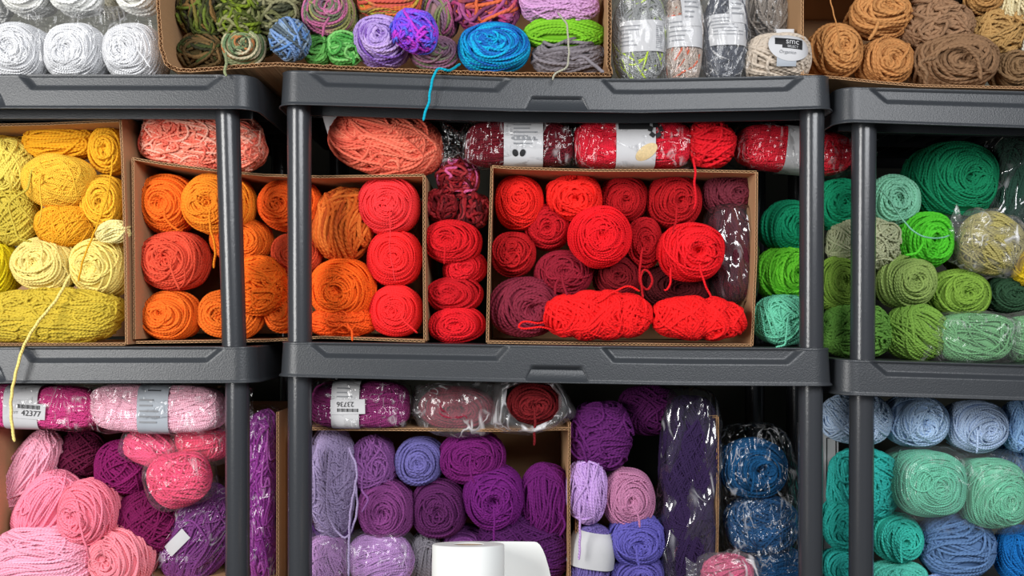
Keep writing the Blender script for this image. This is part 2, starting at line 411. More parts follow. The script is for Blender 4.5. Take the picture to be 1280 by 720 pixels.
def tube_mesh(name, Ppos, Nrm, rad, K, closed, cols, m, core=None, cull=None, flat=1.0):
    """Ppos (L,S,3) centre lines, Nrm (L,S,3)"""
    Lc, S = Ppos.shape[:2]
    if closed: T = np.roll(Ppos, -1, 1)-np.roll(Ppos, 1, 1)
    else: T = np.gradient(Ppos, axis=1)
    T = nz(T); B = nz(np.cross(T, Nrm)); N = np.cross(B, T)
    a = np.arange(K)/K*2*math.pi
    r = np.broadcast_to(np.asarray(rad, float).reshape(-1, 1) if np.ndim(rad) == 1 else np.full((Lc, 1), float(rad)) if np.ndim(rad) == 0 else rad, (Lc, S))
    V = Ppos[:, :, None, :]+r[:, :, None, None]*(np.cos(a)[None, None, :, None]*N[:, :, None, :]*flat+np.sin(a)[None, None, :, None]*B[:, :, None, :])
    V = V.reshape(-1, 3)
    ns = S if closed else S-1
    li, si, ki = np.meshgrid(np.arange(Lc), np.arange(ns), np.arange(K), indexing='ij')
    s2 = (si+1) % S; k2 = (ki+1) % K
    idx = lambda l, s_, k: (l*S+s_)*K+k
    Q = np.stack([idx(li, si, ki), idx(li, s2, ki), idx(li, s2, k2), idx(li, si, k2)], -1).reshape(-1, 4)
    seg = np.linalg.norm(np.diff(np.concatenate([Ppos, Ppos[:, :1]], 1), axis=1), axis=2)
    cum = np.concatenate([np.zeros((Lc, 1)), np.cumsum(seg, 1)], 1)/np.mean(r)
    u0 = cum[li, si]; u1 = cum[li, si+1]; v0 = ki/K; v1 = (ki+1)/K
    UV = np.stack([np.stack([u0, v0], -1), np.stack([u1, v0], -1), np.stack([u1, v1], -1), np.stack([u0, v1], -1)], -2).reshape(-1, 4, 2)
    C = np.repeat(cols.reshape(-1, 3), K, axis=0)
    if cull is not None:
        keep = V[Q].mean(1)[:, 1] < cull
        Q = Q[keep]; UV = UV[keep]
    if core is not None:
        cv, cq, cc = core
        Q = np.concatenate([Q, cq+len(V)]); V = np.concatenate([V, cv]); C = np.concatenate([C, cc])
        UV = np.concatenate([UV, np.zeros((len(cq), 4, 2))])
    used = np.unique(Q); rem = np.zeros(len(V), int); rem[used] = np.arange(len(used))
    V = V[used]; C = C[used]; Q = rem[Q]
    me = bpy.data.meshes.new(name)
    me.vertices.add(len(V)); me.vertices.foreach_set('co', V.astype(np.float32).ravel())
    me.loops.add(Q.size); me.loops.foreach_set('vertex_index', Q.astype(np.int32).ravel())
    me.polygons.add(len(Q)); me.polygons.foreach_set('loop_start', np.arange(0, Q.size, 4, dtype=np.int32))
    me.update(calc_edges=True)
    me.polygons.foreach_set('use_smooth', np.ones(len(Q), bool))
    ly = me.uv_layers.new(name='UVMap'); ly.data.foreach_set('uv', UV.astype(np.float32).ravel())
    at = me.attributes.new('dye', 'FLOAT_COLOR', 'POINT')
    at.data.foreach_set('color', np.concatenate([C, np.ones((len(C), 1))], 1).astype(np.float32).ravel())
    me.materials.append(m)
    o = bpy.data.objects.new(name, me); COL.objects.link(o)
    return o
def core_of(sh, off, col, sub=1):
    nu, nv = 36*sub, 22*sub
    th = np.linspace(0, 2*math.pi, nu, endpoint=False); ph = np.linspace(0.02, math.pi-0.02, nv)
    TH, PH = np.meshgrid(th, ph, indexing='ij')
    d = np.stack([np.sin(PH)*np.cos(TH), np.cos(PH)*-1, np.sin(PH)*np.sin(TH)], -1)
    pos, _ = sh.map(d, off)
    i, j = np.meshgrid(np.arange(nu), np.arange(nv-1), indexing='ij')
    Q = np.stack([i*nv+j, i*nv+j+1, ((i+1) % nu)*nv+j+1, ((i+1) % nu)*nv+j], -1).reshape(-1, 4)
    V = pos.reshape(-1, 3)
    return V, Q, np.repeat(np.asarray(col)[None], len(V), 0)
def smooth_path(pts, step=0.003):
    pts = np.asarray(pts, float)
    if len(pts) < 3: return resample(pts, step)
    p = np.concatenate([[2*pts[0]-pts[1]], pts, [2*pts[-1]-pts[-2]]]); out = []
    for i in range(1, len(p)-2):
        for t in np.linspace(0, 1, 14, endpoint=False):
            a, b, c, d = p[i-1], p[i], p[i+1], p[i+2]
            out.append(0.5*((2*b)+(-a+c)*t+(2*a-5*b+4*c-d)*t*t+(-a+3*b-3*c+d)*t**3))
    out.append(pts[-1]); return resample(out, step)
def strand(name, pts, rad, col, parent, m=None, wob=0.0, seed=3):
    """a loose length of yarn through world points"""
    pts = smooth_path(pts); rng = np.random.default_rng(seed); k = len(pts)
    if wob:
        t = np.arange(k)*0.003
        pts = pts+np.stack([np.sin(t*250+1)*wob, np.sin(t*310)*wob*.5, np.sin(t*200+2)*wob*.5], 1)
    c = np.repeat(np.asarray(col)[None], k, 0)[None]
    r = np.full(k, rad); r[0] *= .6; r[-1] *= .55
    loc = np.array(parent.location) if parent else np.zeros(3)
    Pp = (pts-loc)[None]
    if parent and abs(parent.rotation_euler[1]) > 1e-6:
        a = -parent.rotation_euler[1]; ca, sa = math.cos(a), math.sin(a)
        R = np.array([[ca, 0, sa], [0, 1, 0], [-sa, 0, ca]]); Pp = Pp@R.T
    o = tube_mesh(name, Pp, np.broadcast_to(np.array([0, -1.0, 0.02]), Pp.shape)+0, r[None], 6, False, c, m or M['yarn'])
    if parent: o.parent = parent
    return o
SEED = [100]
GROUP = ['']
TIER = [1]
def patch(root, sh, name, cx, cz, w_, h_, off, m, rot=0, oval=False, nx=14, nz_=10, parent=None):
    """a paper patch lying on the front of a skein; centre and size in the skein's own metres"""
    u = np.linspace(-1, 1, nx); v = np.linspace(-1, 1, nz_)
    U, V = np.meshgrid(u, v, indexing='ij')
    if oval:
        r = np.maximum(np.abs(U), np.abs(V)); n = np.hypot(U, V); n[n == 0] = 1; U, V = U/n*r, V/n*r
    X = cx+(U*w_*math.cos(rot)-V*h_*math.sin(rot)); Z = cz+(U*w_*math.sin(rot)+V*h_*math.cos(rot))
    Y = sh.front(X, Z, off+sh.top)
    mb = MB(); mb.grid(np.stack([X, Y, Z], -1)); n = len(mb.v); k = len(mb.f)
    mb.grid(np.stack([X, Y+0.0006, Z], -1))
    o = mb.build(name, m, parent or root, smooth=True); return o
def text_on(root, sh, body, cx, cz, size, off, m, rot=0, parent=None, name='printed_text'):
    cu = bpy.data.curves.new('lettering', 'FONT'); cu.body = body; cu.size = size; cu.align_x = 'CENTER'; cu.align_y = 'CENTER'
    t = bpy.data.objects.new('lettering', cu); COL.objects.link(t)
    bpy.context.view_layer.update()
    me = bpy.data.meshes.new_from_object(t.evaluated_get(bpy.context.evaluated_depsgraph_get()))
    bpy.data.objects.remove(t); n = len(me.vertices); a = np.empty(n*3); me.vertices.foreach_get('co', a); a = a.reshape(-1, 3)
    X = cx+a[:, 0]*math.cos(rot)-a[:, 1]*math.sin(rot); Z = cz+a[:, 0]*math.sin(rot)+a[:, 1]*math.cos(rot)
    Y = sh.front(X, Z, off+sh.top)
    me.vertices.foreach_set('co', np.stack([X, Y, Z], 1).ravel()); me.update()
    me.materials.clear(); me.materials.append(m)
    o = bpy.data.objects.new(name, me); COL.objects.link(o); o.parent = parent or root
    return o
def band(root, sh, t0, t1, off, m, name='paper_band'):
    th = np.linspace(0, 2*math.pi, 64, endpoint=False); tt = np.linspace(t0, t1, 8)
    u, v = frame(sh.L[None]); u, v = u[0], v[0]
    TH, TT = np.meshgrid(th, tt, indexing='ij')
    # coordinate along the long axis as fraction of the half length
    ring = np.cos(TH)[..., None]*u+np.sin(TH)[..., None]*v
    rr = (np.abs(ring)**sh.p).sum(-1)**(-1/sh.p)
    rad = (1-np.abs(TT)**sh.p)**(1/sh.p)
    pos = (TT[..., None]*sh.L+ring*(rr*rad)[..., None])*(sh.d)+ring*(off+sh.top)
    mb = MB(); mb.grid(pos, closed_u=True)
    return mb.build(name, m, root, smooth=True)
def film(root, sh, m, scale=1.05, amp=0.05, ends=(0, 0), seed=0, nu=120, nv=72, name='plastic_wrap', box=0.0):
    """crumpled clear film round a skein, with pinched and flared ends where asked"""
    rng = np.random.default_rng(seed)
    th = np.linspace(0, 2*math.pi, nu, endpoint=False)
    s0 = -1.0-(0.32 if ends[0] else 0); s1 = 1.0+(0.32 if ends[1] else 0)
    t = np.linspace(s0, s1, nv)
    u, v = frame(sh.L[None]); u, v = u[0], v[0]
    TH, TT = np.meshgrid(th, t, indexing='ij')
    ring = np.cos(TH)[..., None]*u+np.sin(TH)[..., None]*v
    p = sh.p+0.4
    rr = (np.abs(ring)**p).sum(-1)**(-1/p)
    tin = np.clip(np.abs(TT), 0, 0.999)
    rad = (1-tin**(p+0.6))**(1/(p+0.6))
    e = np.clip((np.abs(TT)-0.93)/0.39, 0, 1)
    flare = np.where(((TT > 0) & bool(ends[1])) | ((TT < 0) & bool(ends[0])), 0.34+0.55*e**1.2, 0)
    fan = np.sin(TH*7+rng.uniform(0, 6))*0.12*e+np.sin(TH*15+2)*0.08*e
    rad = np.maximum(rad, flare*(1+fan))
    d3 = TT[..., None]*sh.L*1.0+ring
    h = np.zeros_like(TT)
    K = rng.normal(size=(16, 3)); K = nz(K)*rng.uniform(2.5, 9, (16, 1)); ph = rng.uniform(0, 6.28, 16)
    for i in range(16):
        h += (1-2*np.abs(np.sin(d3@K[i]+ph[i])))/np.linalg.norm(K[i])**0.9
    h = h/np.std(h)
    pos = (TT[..., None]*sh.L*(1.0+(sh.top+.002)/max(sh.d))+ring*(rr*rad)[..., None])*sh.d*scale
    pos = pos+ring*(h*amp*0.5*sh.d.min())[..., None]*np.clip(rad, 0.3, 1)[..., None]+ring*(0.0025+sh.top)
    if (ends[0] or ends[1]):
        fl = e*((TT > 0)*ends[1]+(TT < 0)*ends[0])
        pos[..., 1] *= (1-0.6*fl)
    mb = MB(); mb.grid(pos, closed_u=True)
    o = mb.build(name, m, root, smooth=True)
    return o
def yarn(kind, px, py, wpx, hpx, col, label, yc=None, b=None, f=(0, 0), s=3.0, roll=0, p=None, pal=None, tail=None,
         tailr=None, wrap=None, tilt=None, lay=None, wob=None, curls=0, rest=False, lump=None, waist=(), name=None, cat=None, band_=None,
         dim=None, K=5, dens=1.0, group=None, m=None, u=None, restz=None, floorz=0.0, unit_of=None, shine=False, flat=False, tang=0.05, tailc=None):
    """kind: cake (wound ball seen at its end), wind (skein or ball with slanting lay), mess (loose tangled hank)"""
    SEED[0] += 1; rng = np.random.default_rng(SEED[0])
    Y = yc if yc is not None else {0: 1.585, 1: 1.635, 2: 1.635}[TIER[0]]
    k = Y/F; a, c = wpx*k, hpx*k
    if b is None: b = min(0.075, max(0.032, 0.9*min(a, c)+0.012)) if kind == 'cake' else min(0.06, max(a, c)*0.8, 1.05*min(a, c))
    s = s*1.02; r = s*0.5*k*1.08
    if kind == 'cake':
        d0 = nz(np.array([f[0]*0.8, -1.0, f[1]*0.8]))
        sh = Shape(a-r, b-r, c-r, p or 2.25, 0.022 if lump is None else lump, (d0, 0.30 if dim is None else dim, 0.20), waist, rng)
    else:
        d0 = np.array([0, -1.0, 0])
        sh = Shape(a-1.2*r, b-1.2*r, c-1.2*r, p or 2.4, (0.06 if kind == 'mess' else 0.035) if lump is None else lump, None, waist, rng)
    Rm = max(sh.d[0], sh.d[2]); w = 2*r
    if kind == 'cake' and TIER[0] > 0: sh.back = 2.0  # unseen rear halves lengthened to block light in the gaps
    elif kind == 'cake': sh.back = 1.5
    mb_ = 0.6 if flat else 1.8
    sh.top = r*(mb_+0.7-0.6+0.9)
    loc = P(px, py, Y)
    if rest:
        loc[2] = deckz(px, TIER[0], x=loc[0], u=u)+floorz+c*math.cos(math.radians(roll))**2+a*math.sin(math.radians(roll))**2+0.0008
    segs = int(np.clip(2*math.pi*Rm/(1.9*w), 26, 64))
    ph = np.linspace(0, 2*math.pi, segs, endpoint=False)
    def circ(n, cang):
        uu, vv = frame(n); ph0 = rng.uniform(0, 6.28, (len(n), 1))
        A = ph[None]+ph0
        cc = cang[:, None, None]
        return np.cos(cc)*n[:, None, :]+np.sin(cc)*(np.cos(A)[..., None]*uu[:, None, :]+np.sin(A)[..., None]*vv[:, None, :])
    base = []
    if kind == 'cake':
        tl = 0.10 if tilt is None else tilt
        N1 = int(1.95*Rm/(0.92*w)*dens); c1 = np.linspace(0.10, 2.0, N1)
        n1 = nz(d0+rng.normal(size=(N1, 3))*tl*np.clip(c1, 0.3, 1)[:, None]); D = [circ(n1, c1)]; base.append(rng.uniform(0.0, 0.5, N1))
        N2 = int(N1*0.5); c2 = 0.16+1.45*np.sort(rng.uniform(0, 1, N2))**0.85
        n2 = nz(d0+rng.normal(size=(N2, 3))*tl*1.9*np.clip(c2, 0.45, 1)[:, None]); D.append(circ(n2, c2)); base.append(rng.uniform(0.3, 0.7, N2) if flat else rng.uniform(0.5, 1.3, N2))
        N3 = 7; c3 = rng.uniform(0.16, 0.36, N3); n3 = nz(d0+rng.normal(size=(N3, 3))*0.16); D.append(circ(n3, c3)); base.append(rng.uniform(0.2, 1.6, N3))
        D = np.concatenate(D); base = np.concatenate(base)
        D = nz(D+(0.05 if wob is None else wob)*sh.field(D, 2.0))
        amp = 0.3 if flat else 0.55
    else:
        la = math.radians(72 if lay is None else lay)
        per = math.pi*(sh.d[0]+sh.d[2])
        N1 = int(dens*1.25*per/w); az = rng.uniform(0, 6.28, N1)
        uu, vv = frame(sh.L[None]); jit = rng.normal(size=N1)*(0.10 if kind == 'wind' else 0.3)
        # windings cross in a few preferred directions, laid in bundles
        nb = max(4, N1//9); azb = np.sort(rng.uniform(0, 6.28, nb)); ab = la*np.where(rng.uniform(size=nb) < 0.5, 1, -1)
        ib = rng.integers(0, nb, N1)
        if kind == 'wind': az = azb[ib]+rng.normal(size=N1)*0.12; ang = ab[ib]+jit
        else: ang = la+jit
        n = np.cos(ang)[:, None]*sh.L+np.sin(ang)[:, None]*(np.cos(az)[:, None]*uu+np.sin(az)[:, None]*vv)
        cc = math.pi/2+rng.uniform(-1, 1, N1)*(0.75 if kind == 'wind' else 0.9)
        D = circ(nz(n), cc); base = rng.uniform(0, mb_, N1)
        A = wob if wob is not None else (0.16 if kind == 'wind' else 0.30)
        D = nz(D+A*sh.field(D, 2.4))
        if kind == 'mess':
            k1 = rng.integers(3, 8, (N1, 1)); D = nz(D+tang*np.sin(k1*ph[None]+rng.uniform(0, 6.28, (N1, 1)))[..., None]*rng.normal(size=(N1, 1, 3)))
        amp = 0.7
    if curls:
        cdir = rng.normal(size=(curls, 3)); cdir[:, 1] = -np.abs(cdir[:, 1])-0.25; cdir[:, 0] *= 1.2
        cr = rng.uniform(0.12, 0.42, curls); E = circ(nz(cdir), cr)
        E = nz(E+0.10*np.sin(rng.integers(2, 5, (curls, 1))*ph[None]+rng.uniform(0, 6, (curls, 1)))[..., None]*rng.normal(size=(curls, 1, 3)))
        D = np.concatenate([D, E]); base = np.concatenate([base, rng.uniform(1.0, 3.2, curls)])
    NL = len(D)
    kk = rng.integers(1, 3, (NL, 1)); off = r*(base[:, None]+amp*np.sin(kk*ph[None]+rng.uniform(0, 6.28, (NL, 1))))
    pos, nrm = sh.map(D, off-r*0.6)
    col_l = lin(col)
    if pal:
        t = rng.uniform(0, 1, (NL, 1))*0.35+ph[None]/6.283*0.55+np.arange(NL)[:, None]*0.075
        C = dye_pick(pal, t)
    else:
        C = np.broadcast_to(col_l, (NL, segs, 3))*(1+rng.normal(size=(NL, 1, 1))*0.06)
    C = np.clip(C, 0, 1)
    ccol = col_l if not pal else np.mean([lin(x) for x in pal], 0)
    nm = name or {'cake': 'yarn_ball', 'wind': 'yarn_skein', 'mess': 'yarn_hank'}[kind]
    o = tube_mesh(nm, pos, nrm, r*(1+rng.normal(size=NL)*0.05), K, True, C, m or M['cotton' if shine else 'yarn'],
                  core=core_of(sh, -1.25*r, ccol), cull=0.45*b)
    o.location = loc; o.rotation_euler = (0, math.radians(roll), 0)
    tag(o, label, cat or nm.replace('_', ' '), group or GROUP[0])
    if tail:
        for tl_ in (tail if isinstance(tail[0][0], (tuple, list)) else [tail]):
            pts = []
            for q in tl_:
                pts.append(P(q[0], q[1], q[2] if len(q) > 2 else Y-b-0.004))
            strand('yarn_tail', pts, tailr or r*0.95, lin(tailc) if tailc else (col_l if not pal else lin(pal[0])), o, wob=0.0004, seed=SEED[0])
    o['_'] = 0; del o['_']
    if wrap:
        mm, sc_, am, en = wrap
        film(o, sh, M[mm], sc_, am, en, seed=SEED[0])
    return o, sh

# ------------------------------------------------------------------ boxes
BX = 1.566
def dpx(px, tier, Y=BX, up=0.003, u=None):
    """pixel row of the shelf deck below px at distance Y"""
    return HZ+(CZ-deckz(px, tier, x=P(px, 0, Y)[0], u=u)-up)/Y*F
G0 = 'cardboard boxes lying open to the front on the shelves'
def bottom(x0, x1, tier, Y=BX, u=None, n=6): return [(x, dpx(x, tier, Y, u=u)) for x in np.linspace(x0, x1, n)]
TB = 1.503
b = bottom(214, 764, 0, TB, u='middle')
bt = [(209, 80), (221, 88), (235, 89.5), (300, 82), (335, 76), (355, 76), (400, 79), (480, 86), (560, 90), (640, 94), (700, 95), (750, 95), (764, 93)]
bt = [(214, 84), (224, 87.5), (240, 88), (300, 83), (345, 80), (400, 83), (480, 87), (560, 90), (640, 92.5), (700, 93), (764, 93)]
carton('torn open cardboard box of multicoloured yarn on the top shelf', G0, TB, 0.30,
       [('side_panel', [(197, -60), (199, 20), (201, 60), (207, 76), (214, 84)]), ('side_panel', [(762, -60), (762, 40), (761, 80), (764, 93)]),
        ('bottom_panel', bt), ('top_panel', [(197, -60), (762, -60)])], (212, 760, -130, 86), seed=1, torn=0.0030, T=0.0062)  # unseen top panel added to shade the box interior
b = [(x, dpx(x, 0, 1.53, u='right' if x > 1050 else 'right')) for x in (1052, 1120, 1200, 1290)]
carton('cardboard box of brown and caramel yarn on the top shelf', G0, 1.53, 0.30,
       [('side_panel', [(1003, -60), (1003, 94)]), ('bottom_panel', [(1003, 94), (1045, 97), (1100, 103), (1150, 107), (1290, 110)]), ('top_panel', [(1003, -50), (1290, -48)])], (1003, 1290, -100, 108), seed=2)  # top panel above the frame, put in to keep overhead light out
c1 = dpx(0, 1, BX, u='left')
carton('cardboard box of yellow yarn at the left of the middle shelf', G0, BX, 0.29,
       [('top_panel', [(-90, 158), (60, 155), (148, 151)]), ('side_panel', [(150, 142), (153, 200), (157, 330), (158, c1)]), ('bottom_panel', bottom(-90, 156, 1, u='left'))],
       (-90, 156, 160, 424), seed=3)
L_ = [(x, y) for x, y in [(165, 198), (200, 204), (260, 212), (330, 219), (400, 221), (470, 220), (530, 219)]]
BO = 1.58
def step_bottom(x0, x1, Y):
    return [(x0, dpx(x0, 1, Y, u='left')-2), (330, dpx(310, 1, Y, u='left')-4), (400, dpx(400, 1, Y, u='middle')-3), (x1, dpx(x1, 1, Y, u='middle'))]
carton('cardboard box of orange yarn across two units on the middle shelf', G0, BO, 0.28,
       [('top_panel', L_), ('side_panel', [(166, 198), (167, 300), (168, 424)]), ('side_panel', [(530, 219), (530, 320), (531, 426)]), ('bottom_panel', step_bottom(170, 531, BO))],
       (168, 530, 224, 420), seed=4)
carton('cardboard box of red yarn in the centre of the middle shelf', G0, BX, 0.29,
       [('top_panel', [(615, 208), (640, 210), (740, 213), (850, 213), (946, 215)]), ('side_panel', [(615, 208), (612, 300), (609, 428)]),
        ('side_panel', [(946, 215), (945, 320), (940, 432)]), ('bottom_panel', bottom(609, 940, 1, u='middle'))], (612, 942, 214, 428), seed=5)
BB = 1.572
carton('cardboard box of pink yarn at the left of the lowest shelf', G0, BB, 0.29,
       [('side_panel', [(-14, 520), (-12, 734)]), ('side_panel', [(347, 515), (347, 734)]), ('bottom_panel', [(-12, 735), (170, 735), (347, 735)])],
       (-12, 346, 520, 734), seed=6)
carton('cardboard box of violet yarn on the lowest middle shelf', G0, BB+0.01, 0.28,
       [('top_panel', [(374, 536), (500, 537), (620, 538), (712, 536)]), ('side_panel', [(374, 538), (374, 734)]), ('side_panel', [(712, 528), (711, 620), (712, 733)]),
        ('bottom_panel', [(374, 735), (712, 735)])], (375, 711, 540, 734), seed=7)
carton('tall narrow cardboard box edge beside the dark purple bag', G0, BB+0.03, 0.26,
       [('side_panel', [(897, 521), (897, 620), (896, 733)]), ('top_panel', [(868, 520), (897, 521)]), ('side_panel', [(721, 640), (721, 733)]), ('bottom_panel', [(721, 733), (896, 733)])], (721, 896, 640, 733), seed=8)

# ------------------------------------------------------------------ top shelf
TIER[0] = 0
WR = ('haze', 1.05, 0.05, (0, 0))
GROUP[0] = 'white yarn balls on the top shelf'
wc = (226, 227, 230)
T0 = 1.57
yarn('cake', 30, 57, 36, 37, wc, 'white yarn ball in the lower row, farthest left of the row', yc=T0, s=2.2, flat=True, shine=True, f=(.05, 0), rest=True, p=2.6)
yarn('cake', 100, 57, 37, 37, wc, 'white yarn ball in the lower row, between two other white balls', yc=T0, s=2.2, flat=True, shine=True, f=(-.05, .05), rest=True, p=2.6)
yarn('cake', 171, 57, 36, 37, wc, 'white yarn ball in the lower row, touching the torn cardboard box', yc=T0, s=2.2, flat=True, shine=True, f=(-.05, 0), rest=True, p=2.6, tail=[(170, 56, 1.52), (175, 66, 1.513), (188, 84, 1.515)])
yarn('cake', 38, -8, 32, 28, (226, 226, 222), 'off-white yarn ball cut by the top edge above two lower white balls', s=2.8, yc=1.59)
yarn('cake', 97, -9, 33, 28, (236, 237, 234), 'white yarn ball cut by the top edge, second of the upper row', s=3.4, yc=1.575)
yarn('wind', 141, -4, 17, 27, (222, 214, 190), 'cream yarn ball squeezed between two upper white balls', s=3, yc=1.62)
yarn('cake', 174, -12, 27, 30, (238, 238, 232), 'ivory yarn ball cut by the top edge beside the torn box', s=3.4, yc=1.575)
yarn('wind', -4, 8, 17, 21, (205, 205, 203), 'greyish white yarn ball at the top left corner', s=3, yc=1.62)
# the clear bag round the lower white row
def bag(px, py, wpx, hpx, yc, bd, m, label, amp=0.06, p=3.2, ends=(0, 0), seed=1, scale=1.0, roll=0, cat='plastic bag', name='plastic_bag'):
    k = yc/F; sh = Shape(wpx*k, bd, hpx*k, p, 0.0, None, (), np.random.default_rng(seed))
    o = film(None, sh, m, scale, amp, ends, seed=seed, name=name, nu=150, nv=110)
    o.location = P(px, py, yc); o.rotation_euler = (0, math.radians(roll), 0)
    return tag(o, label, cat)
bag(100, 57, 111, 39, T0, 0.062, M['haze'], 'clear plastic bag holding the lower row of white balls', amp=0.025, p=4.5, seed=5)

GROUP[0] = 'multicoloured yarn in the torn box'
camo = [(70, 78, 34), (38, 44, 24), (116, 88, 48), (96, 112, 40), (44, 40, 26)]
TC = 1.585
yarn('mess', 256, 14, 32, 36, (90, 90, 40), 'camouflage green and brown yarn hank at the left wall of the torn box', pal=camo, s=4, curls=5, yc=TC)
yarn('mess', 254, 64, 30, 21, (90, 90, 40), 'dark camouflage yarn ball in the bottom left corner of the torn box', pal=[(84, 66, 38), (40, 40, 24), (56, 66, 30), (110, 84, 50)], s=4, yc=TC)
yarn('mess', 302, 22, 30, 28, (90, 110, 40), 'camouflage yarn ball with bright lime strands', pal=[(110, 130, 30), (50, 56, 24), (130, 130, 88), (70, 80, 30)], s=4, curls=4, yc=TC-.01)
yarn('cake', 306, 62, 27, 24, (120, 120, 80), 'pale green, cream and rust striped yarn ball low in the torn box', pal=[(138, 146, 108), (52, 60, 40), (170, 110, 66), (96, 120, 84), (190, 180, 150)], s=3.4, f=(.2, 0), yc=TC, tail=[(282, 66), (283, 78, 1.50), (281, 90, 1.488), (283, 95, 1.486)])
yarn('mess', 347, 16, 30, 27, (90, 92, 66), 'olive grey speckled yarn hank near the top of the torn box', pal=[(96, 98, 62), (52, 56, 40), (130, 128, 96)], s=4, curls=4, yc=TC)
yarn('cake', 332, 56, 12, 16, (150, 110, 50), 'small rust and green yarn ball behind the denim blue ball', pal=[(150, 110, 50), (90, 110, 60), (60, 60, 40)], s=3.4, yc=TC+.03)
yarn('cake', 311, -8, 22, 15, (150, 120, 125), 'grey pink yarn ball at the top edge above the lime camouflage ball', pal=[(150, 120, 125), (90, 84, 84), (180, 160, 160)], s=3.4, yc=TC)
yarn('wind', 362, 50, 25, 25, (110, 140, 180), 'small denim blue yarn ball wound crosswise', pal=[(92, 134, 190), (140, 160, 180), (84, 96, 104), (120, 150, 196)], s=3.4, lay=50, yc=1.555, p=2.1, b=.034)
yarn('cake', 413, 18, 34, 30, (150, 100, 120), 'pink, olive and violet striped yarn ball seen at its end', pal=[(170, 92, 130), (140, 140, 84), (116, 100, 120), (190, 110, 150), (100, 110, 84)], s=3.2, yc=TC, tail=[(411, 22, 1.52), (405, 34, 1.515), (403, 46, 1.52)])
yarn('wind', 398, 62, 18, 18, (74, 140, 62), 'mid green yarn ball beside the denim blue ball', s=3.6, pal=[(70, 130, 60), (100, 170, 84)], yc=TC)
yarn('mess', 432, 61, 22, 20, (84, 160, 74), 'green and white flecked yarn ball left of the lavender ball', s=3.6, pal=[(70, 150, 66), (120, 186, 104), (84, 160, 74)], curls=4, yc=TC-.01, tail=[(440, 70, 1.53), (443, 76, 1.52), (441, 80, 1.518)])
yarn('cake', 478, 53, 35, 32, (150, 120, 190), 'lavender yarn ball with a pale middle and purple rim', pal=[(168, 142, 204), (120, 84, 168), (150, 120, 190), (186, 160, 214)], s=3.4, yc=TC-.01, dim=.35, tilt=.16)
yarn('mess', 518, 38, 30, 25, (140, 80, 220), 'bright violet and blue twisted hank in front of the lavender ball', pal=[(150, 70, 220), (90, 100, 220), (186, 60, 200), (110, 80, 224)], s=3.4, roll=25, yc=1.53, b=.03, curls=5)
yarn('cake', 543, 67, 31, 20, (140, 110, 120), 'dusty mauve and green yarn ball under the violet hank', pal=[(150, 104, 130), (110, 116, 92), (120, 90, 110)], s=3.4, yc=TC+.005)
yarn('wind', 487, 5, 38, 18, (190, 120, 60), 'orange and yellow green striped hank at the top of the torn box', pal=[(200, 104, 50), (160, 160, 60), (196, 84, 70), (110, 110, 60)], s=4, yc=TC-.01, lay=80)
yarn('wind', 550, 20, 23, 28, (150, 110, 120), 'pink and moss green skein behind the violet hank', pal=[(170, 90, 130), (120, 130, 80), (130, 100, 120)], s=3.4, yc=TC+.02)
yarn('mess', 609, 11, 37, 27, (190, 80, 90), 'chunky magenta, orange and plum hank at the top of the torn box', pal=[(170, 60, 110), (210, 100, 60), (110, 50, 80), (160, 80, 130)], s=4.6, yc=TC, curls=4)
yarn('cake', 618, 62, 45, 30, (20, 130, 190), 'turquoise and royal blue yarn ball at the bottom of the torn box', pal=[(10, 150, 205), (20, 96, 176), (16, 170, 214), (30, 110, 190)], s=3.2, yc=TC-.01, tilt=.15,
     tailc=(0, 164, 190), tail=[(575, 80, 1.54), (562, 88, 1.50), (548, 86, 1.487), (542, 96, 1.482), (538, 112, 1.482), (536, 128, 1.482), (531, 142, 1.482), (529, 151, 1.482)], tailr=.0023)
yarn('mess', 700, 8, 50, 20, (200, 150, 196), 'orchid pink yarn hank lying across the top right of the torn box', s=3.6, curls=8, yc=1.57, tailr=.0017, tailc=(170, 168, 150),
     tail=[(697, 16, 1.52), (708, 30, 1.51), (710, 48, 1.505), (711, 66, 1.50), (708, 84, 1.487), (694, 92, 1.484), (691, 100, 1.483)])
yarn('wind', 704, 43, 49, 18, (120, 186, 40), 'lime green yarn hank in the middle of a stack of three hanks', s=3.6, lay=84, yc=1.575, wob=.25)
yarn('wind', 710, 73, 46, 20, (118, 112, 116), 'grey yarn hank at the bottom of a stack of three hanks', s=4.2, lay=84, yc=1.575, wob=.3, curls=5, pal=[(128, 122, 128), (96, 90, 94)], tail=[(714, 74, 1.52), (728, 71, 1.515), (740, 79, 1.507), (751, 88, 1.49), (755, 90, 1.488)])

GROUP[0] = 'wrapped skeins standing on the top shelf'
def printed(root, sh, off, rows, x0, x1, z0, z1, m='softink', seed=0):
    """small printed lines on a label, in the skein's own metres"""
    rng = np.random.default_rng(seed)
    for i in range(rows):
        z = z0+(z1-z0)*(i+.5)/rows; L_ = (x1-x0)*rng.uniform(.5, 1)
        patch(root, sh, 'printed_line', x0+L_/2, z, L_/2, abs(z1-z0)/rows*0.16, off, M[m], nx=8, nz_=2)
mm = lambda px, Y: px*Y/F
o, sh = yarn('wind', 799, 38, 33, 60, (140, 142, 142), 'grey skein with neon yellow strands in a clear sleeve', s=2.4, b=.036, rest=True, yc=1.56, flat=True, lay=60, pal=[(140, 142, 142)]*9+[(186, 214, 30)], p=2.8)
zz = o.location[2]; k = 1.56/F
zc = (CZ-(53-HZ)*k)-zz
bd = patch(o, sh, 'paper_label', 0, zc, 31*k, 19*k, .0022, M['paper'], rot=.04, nx=24)
printed(bd, sh, .0028, 6, -26*k, -2*k, zc-14*k, zc+14*k)
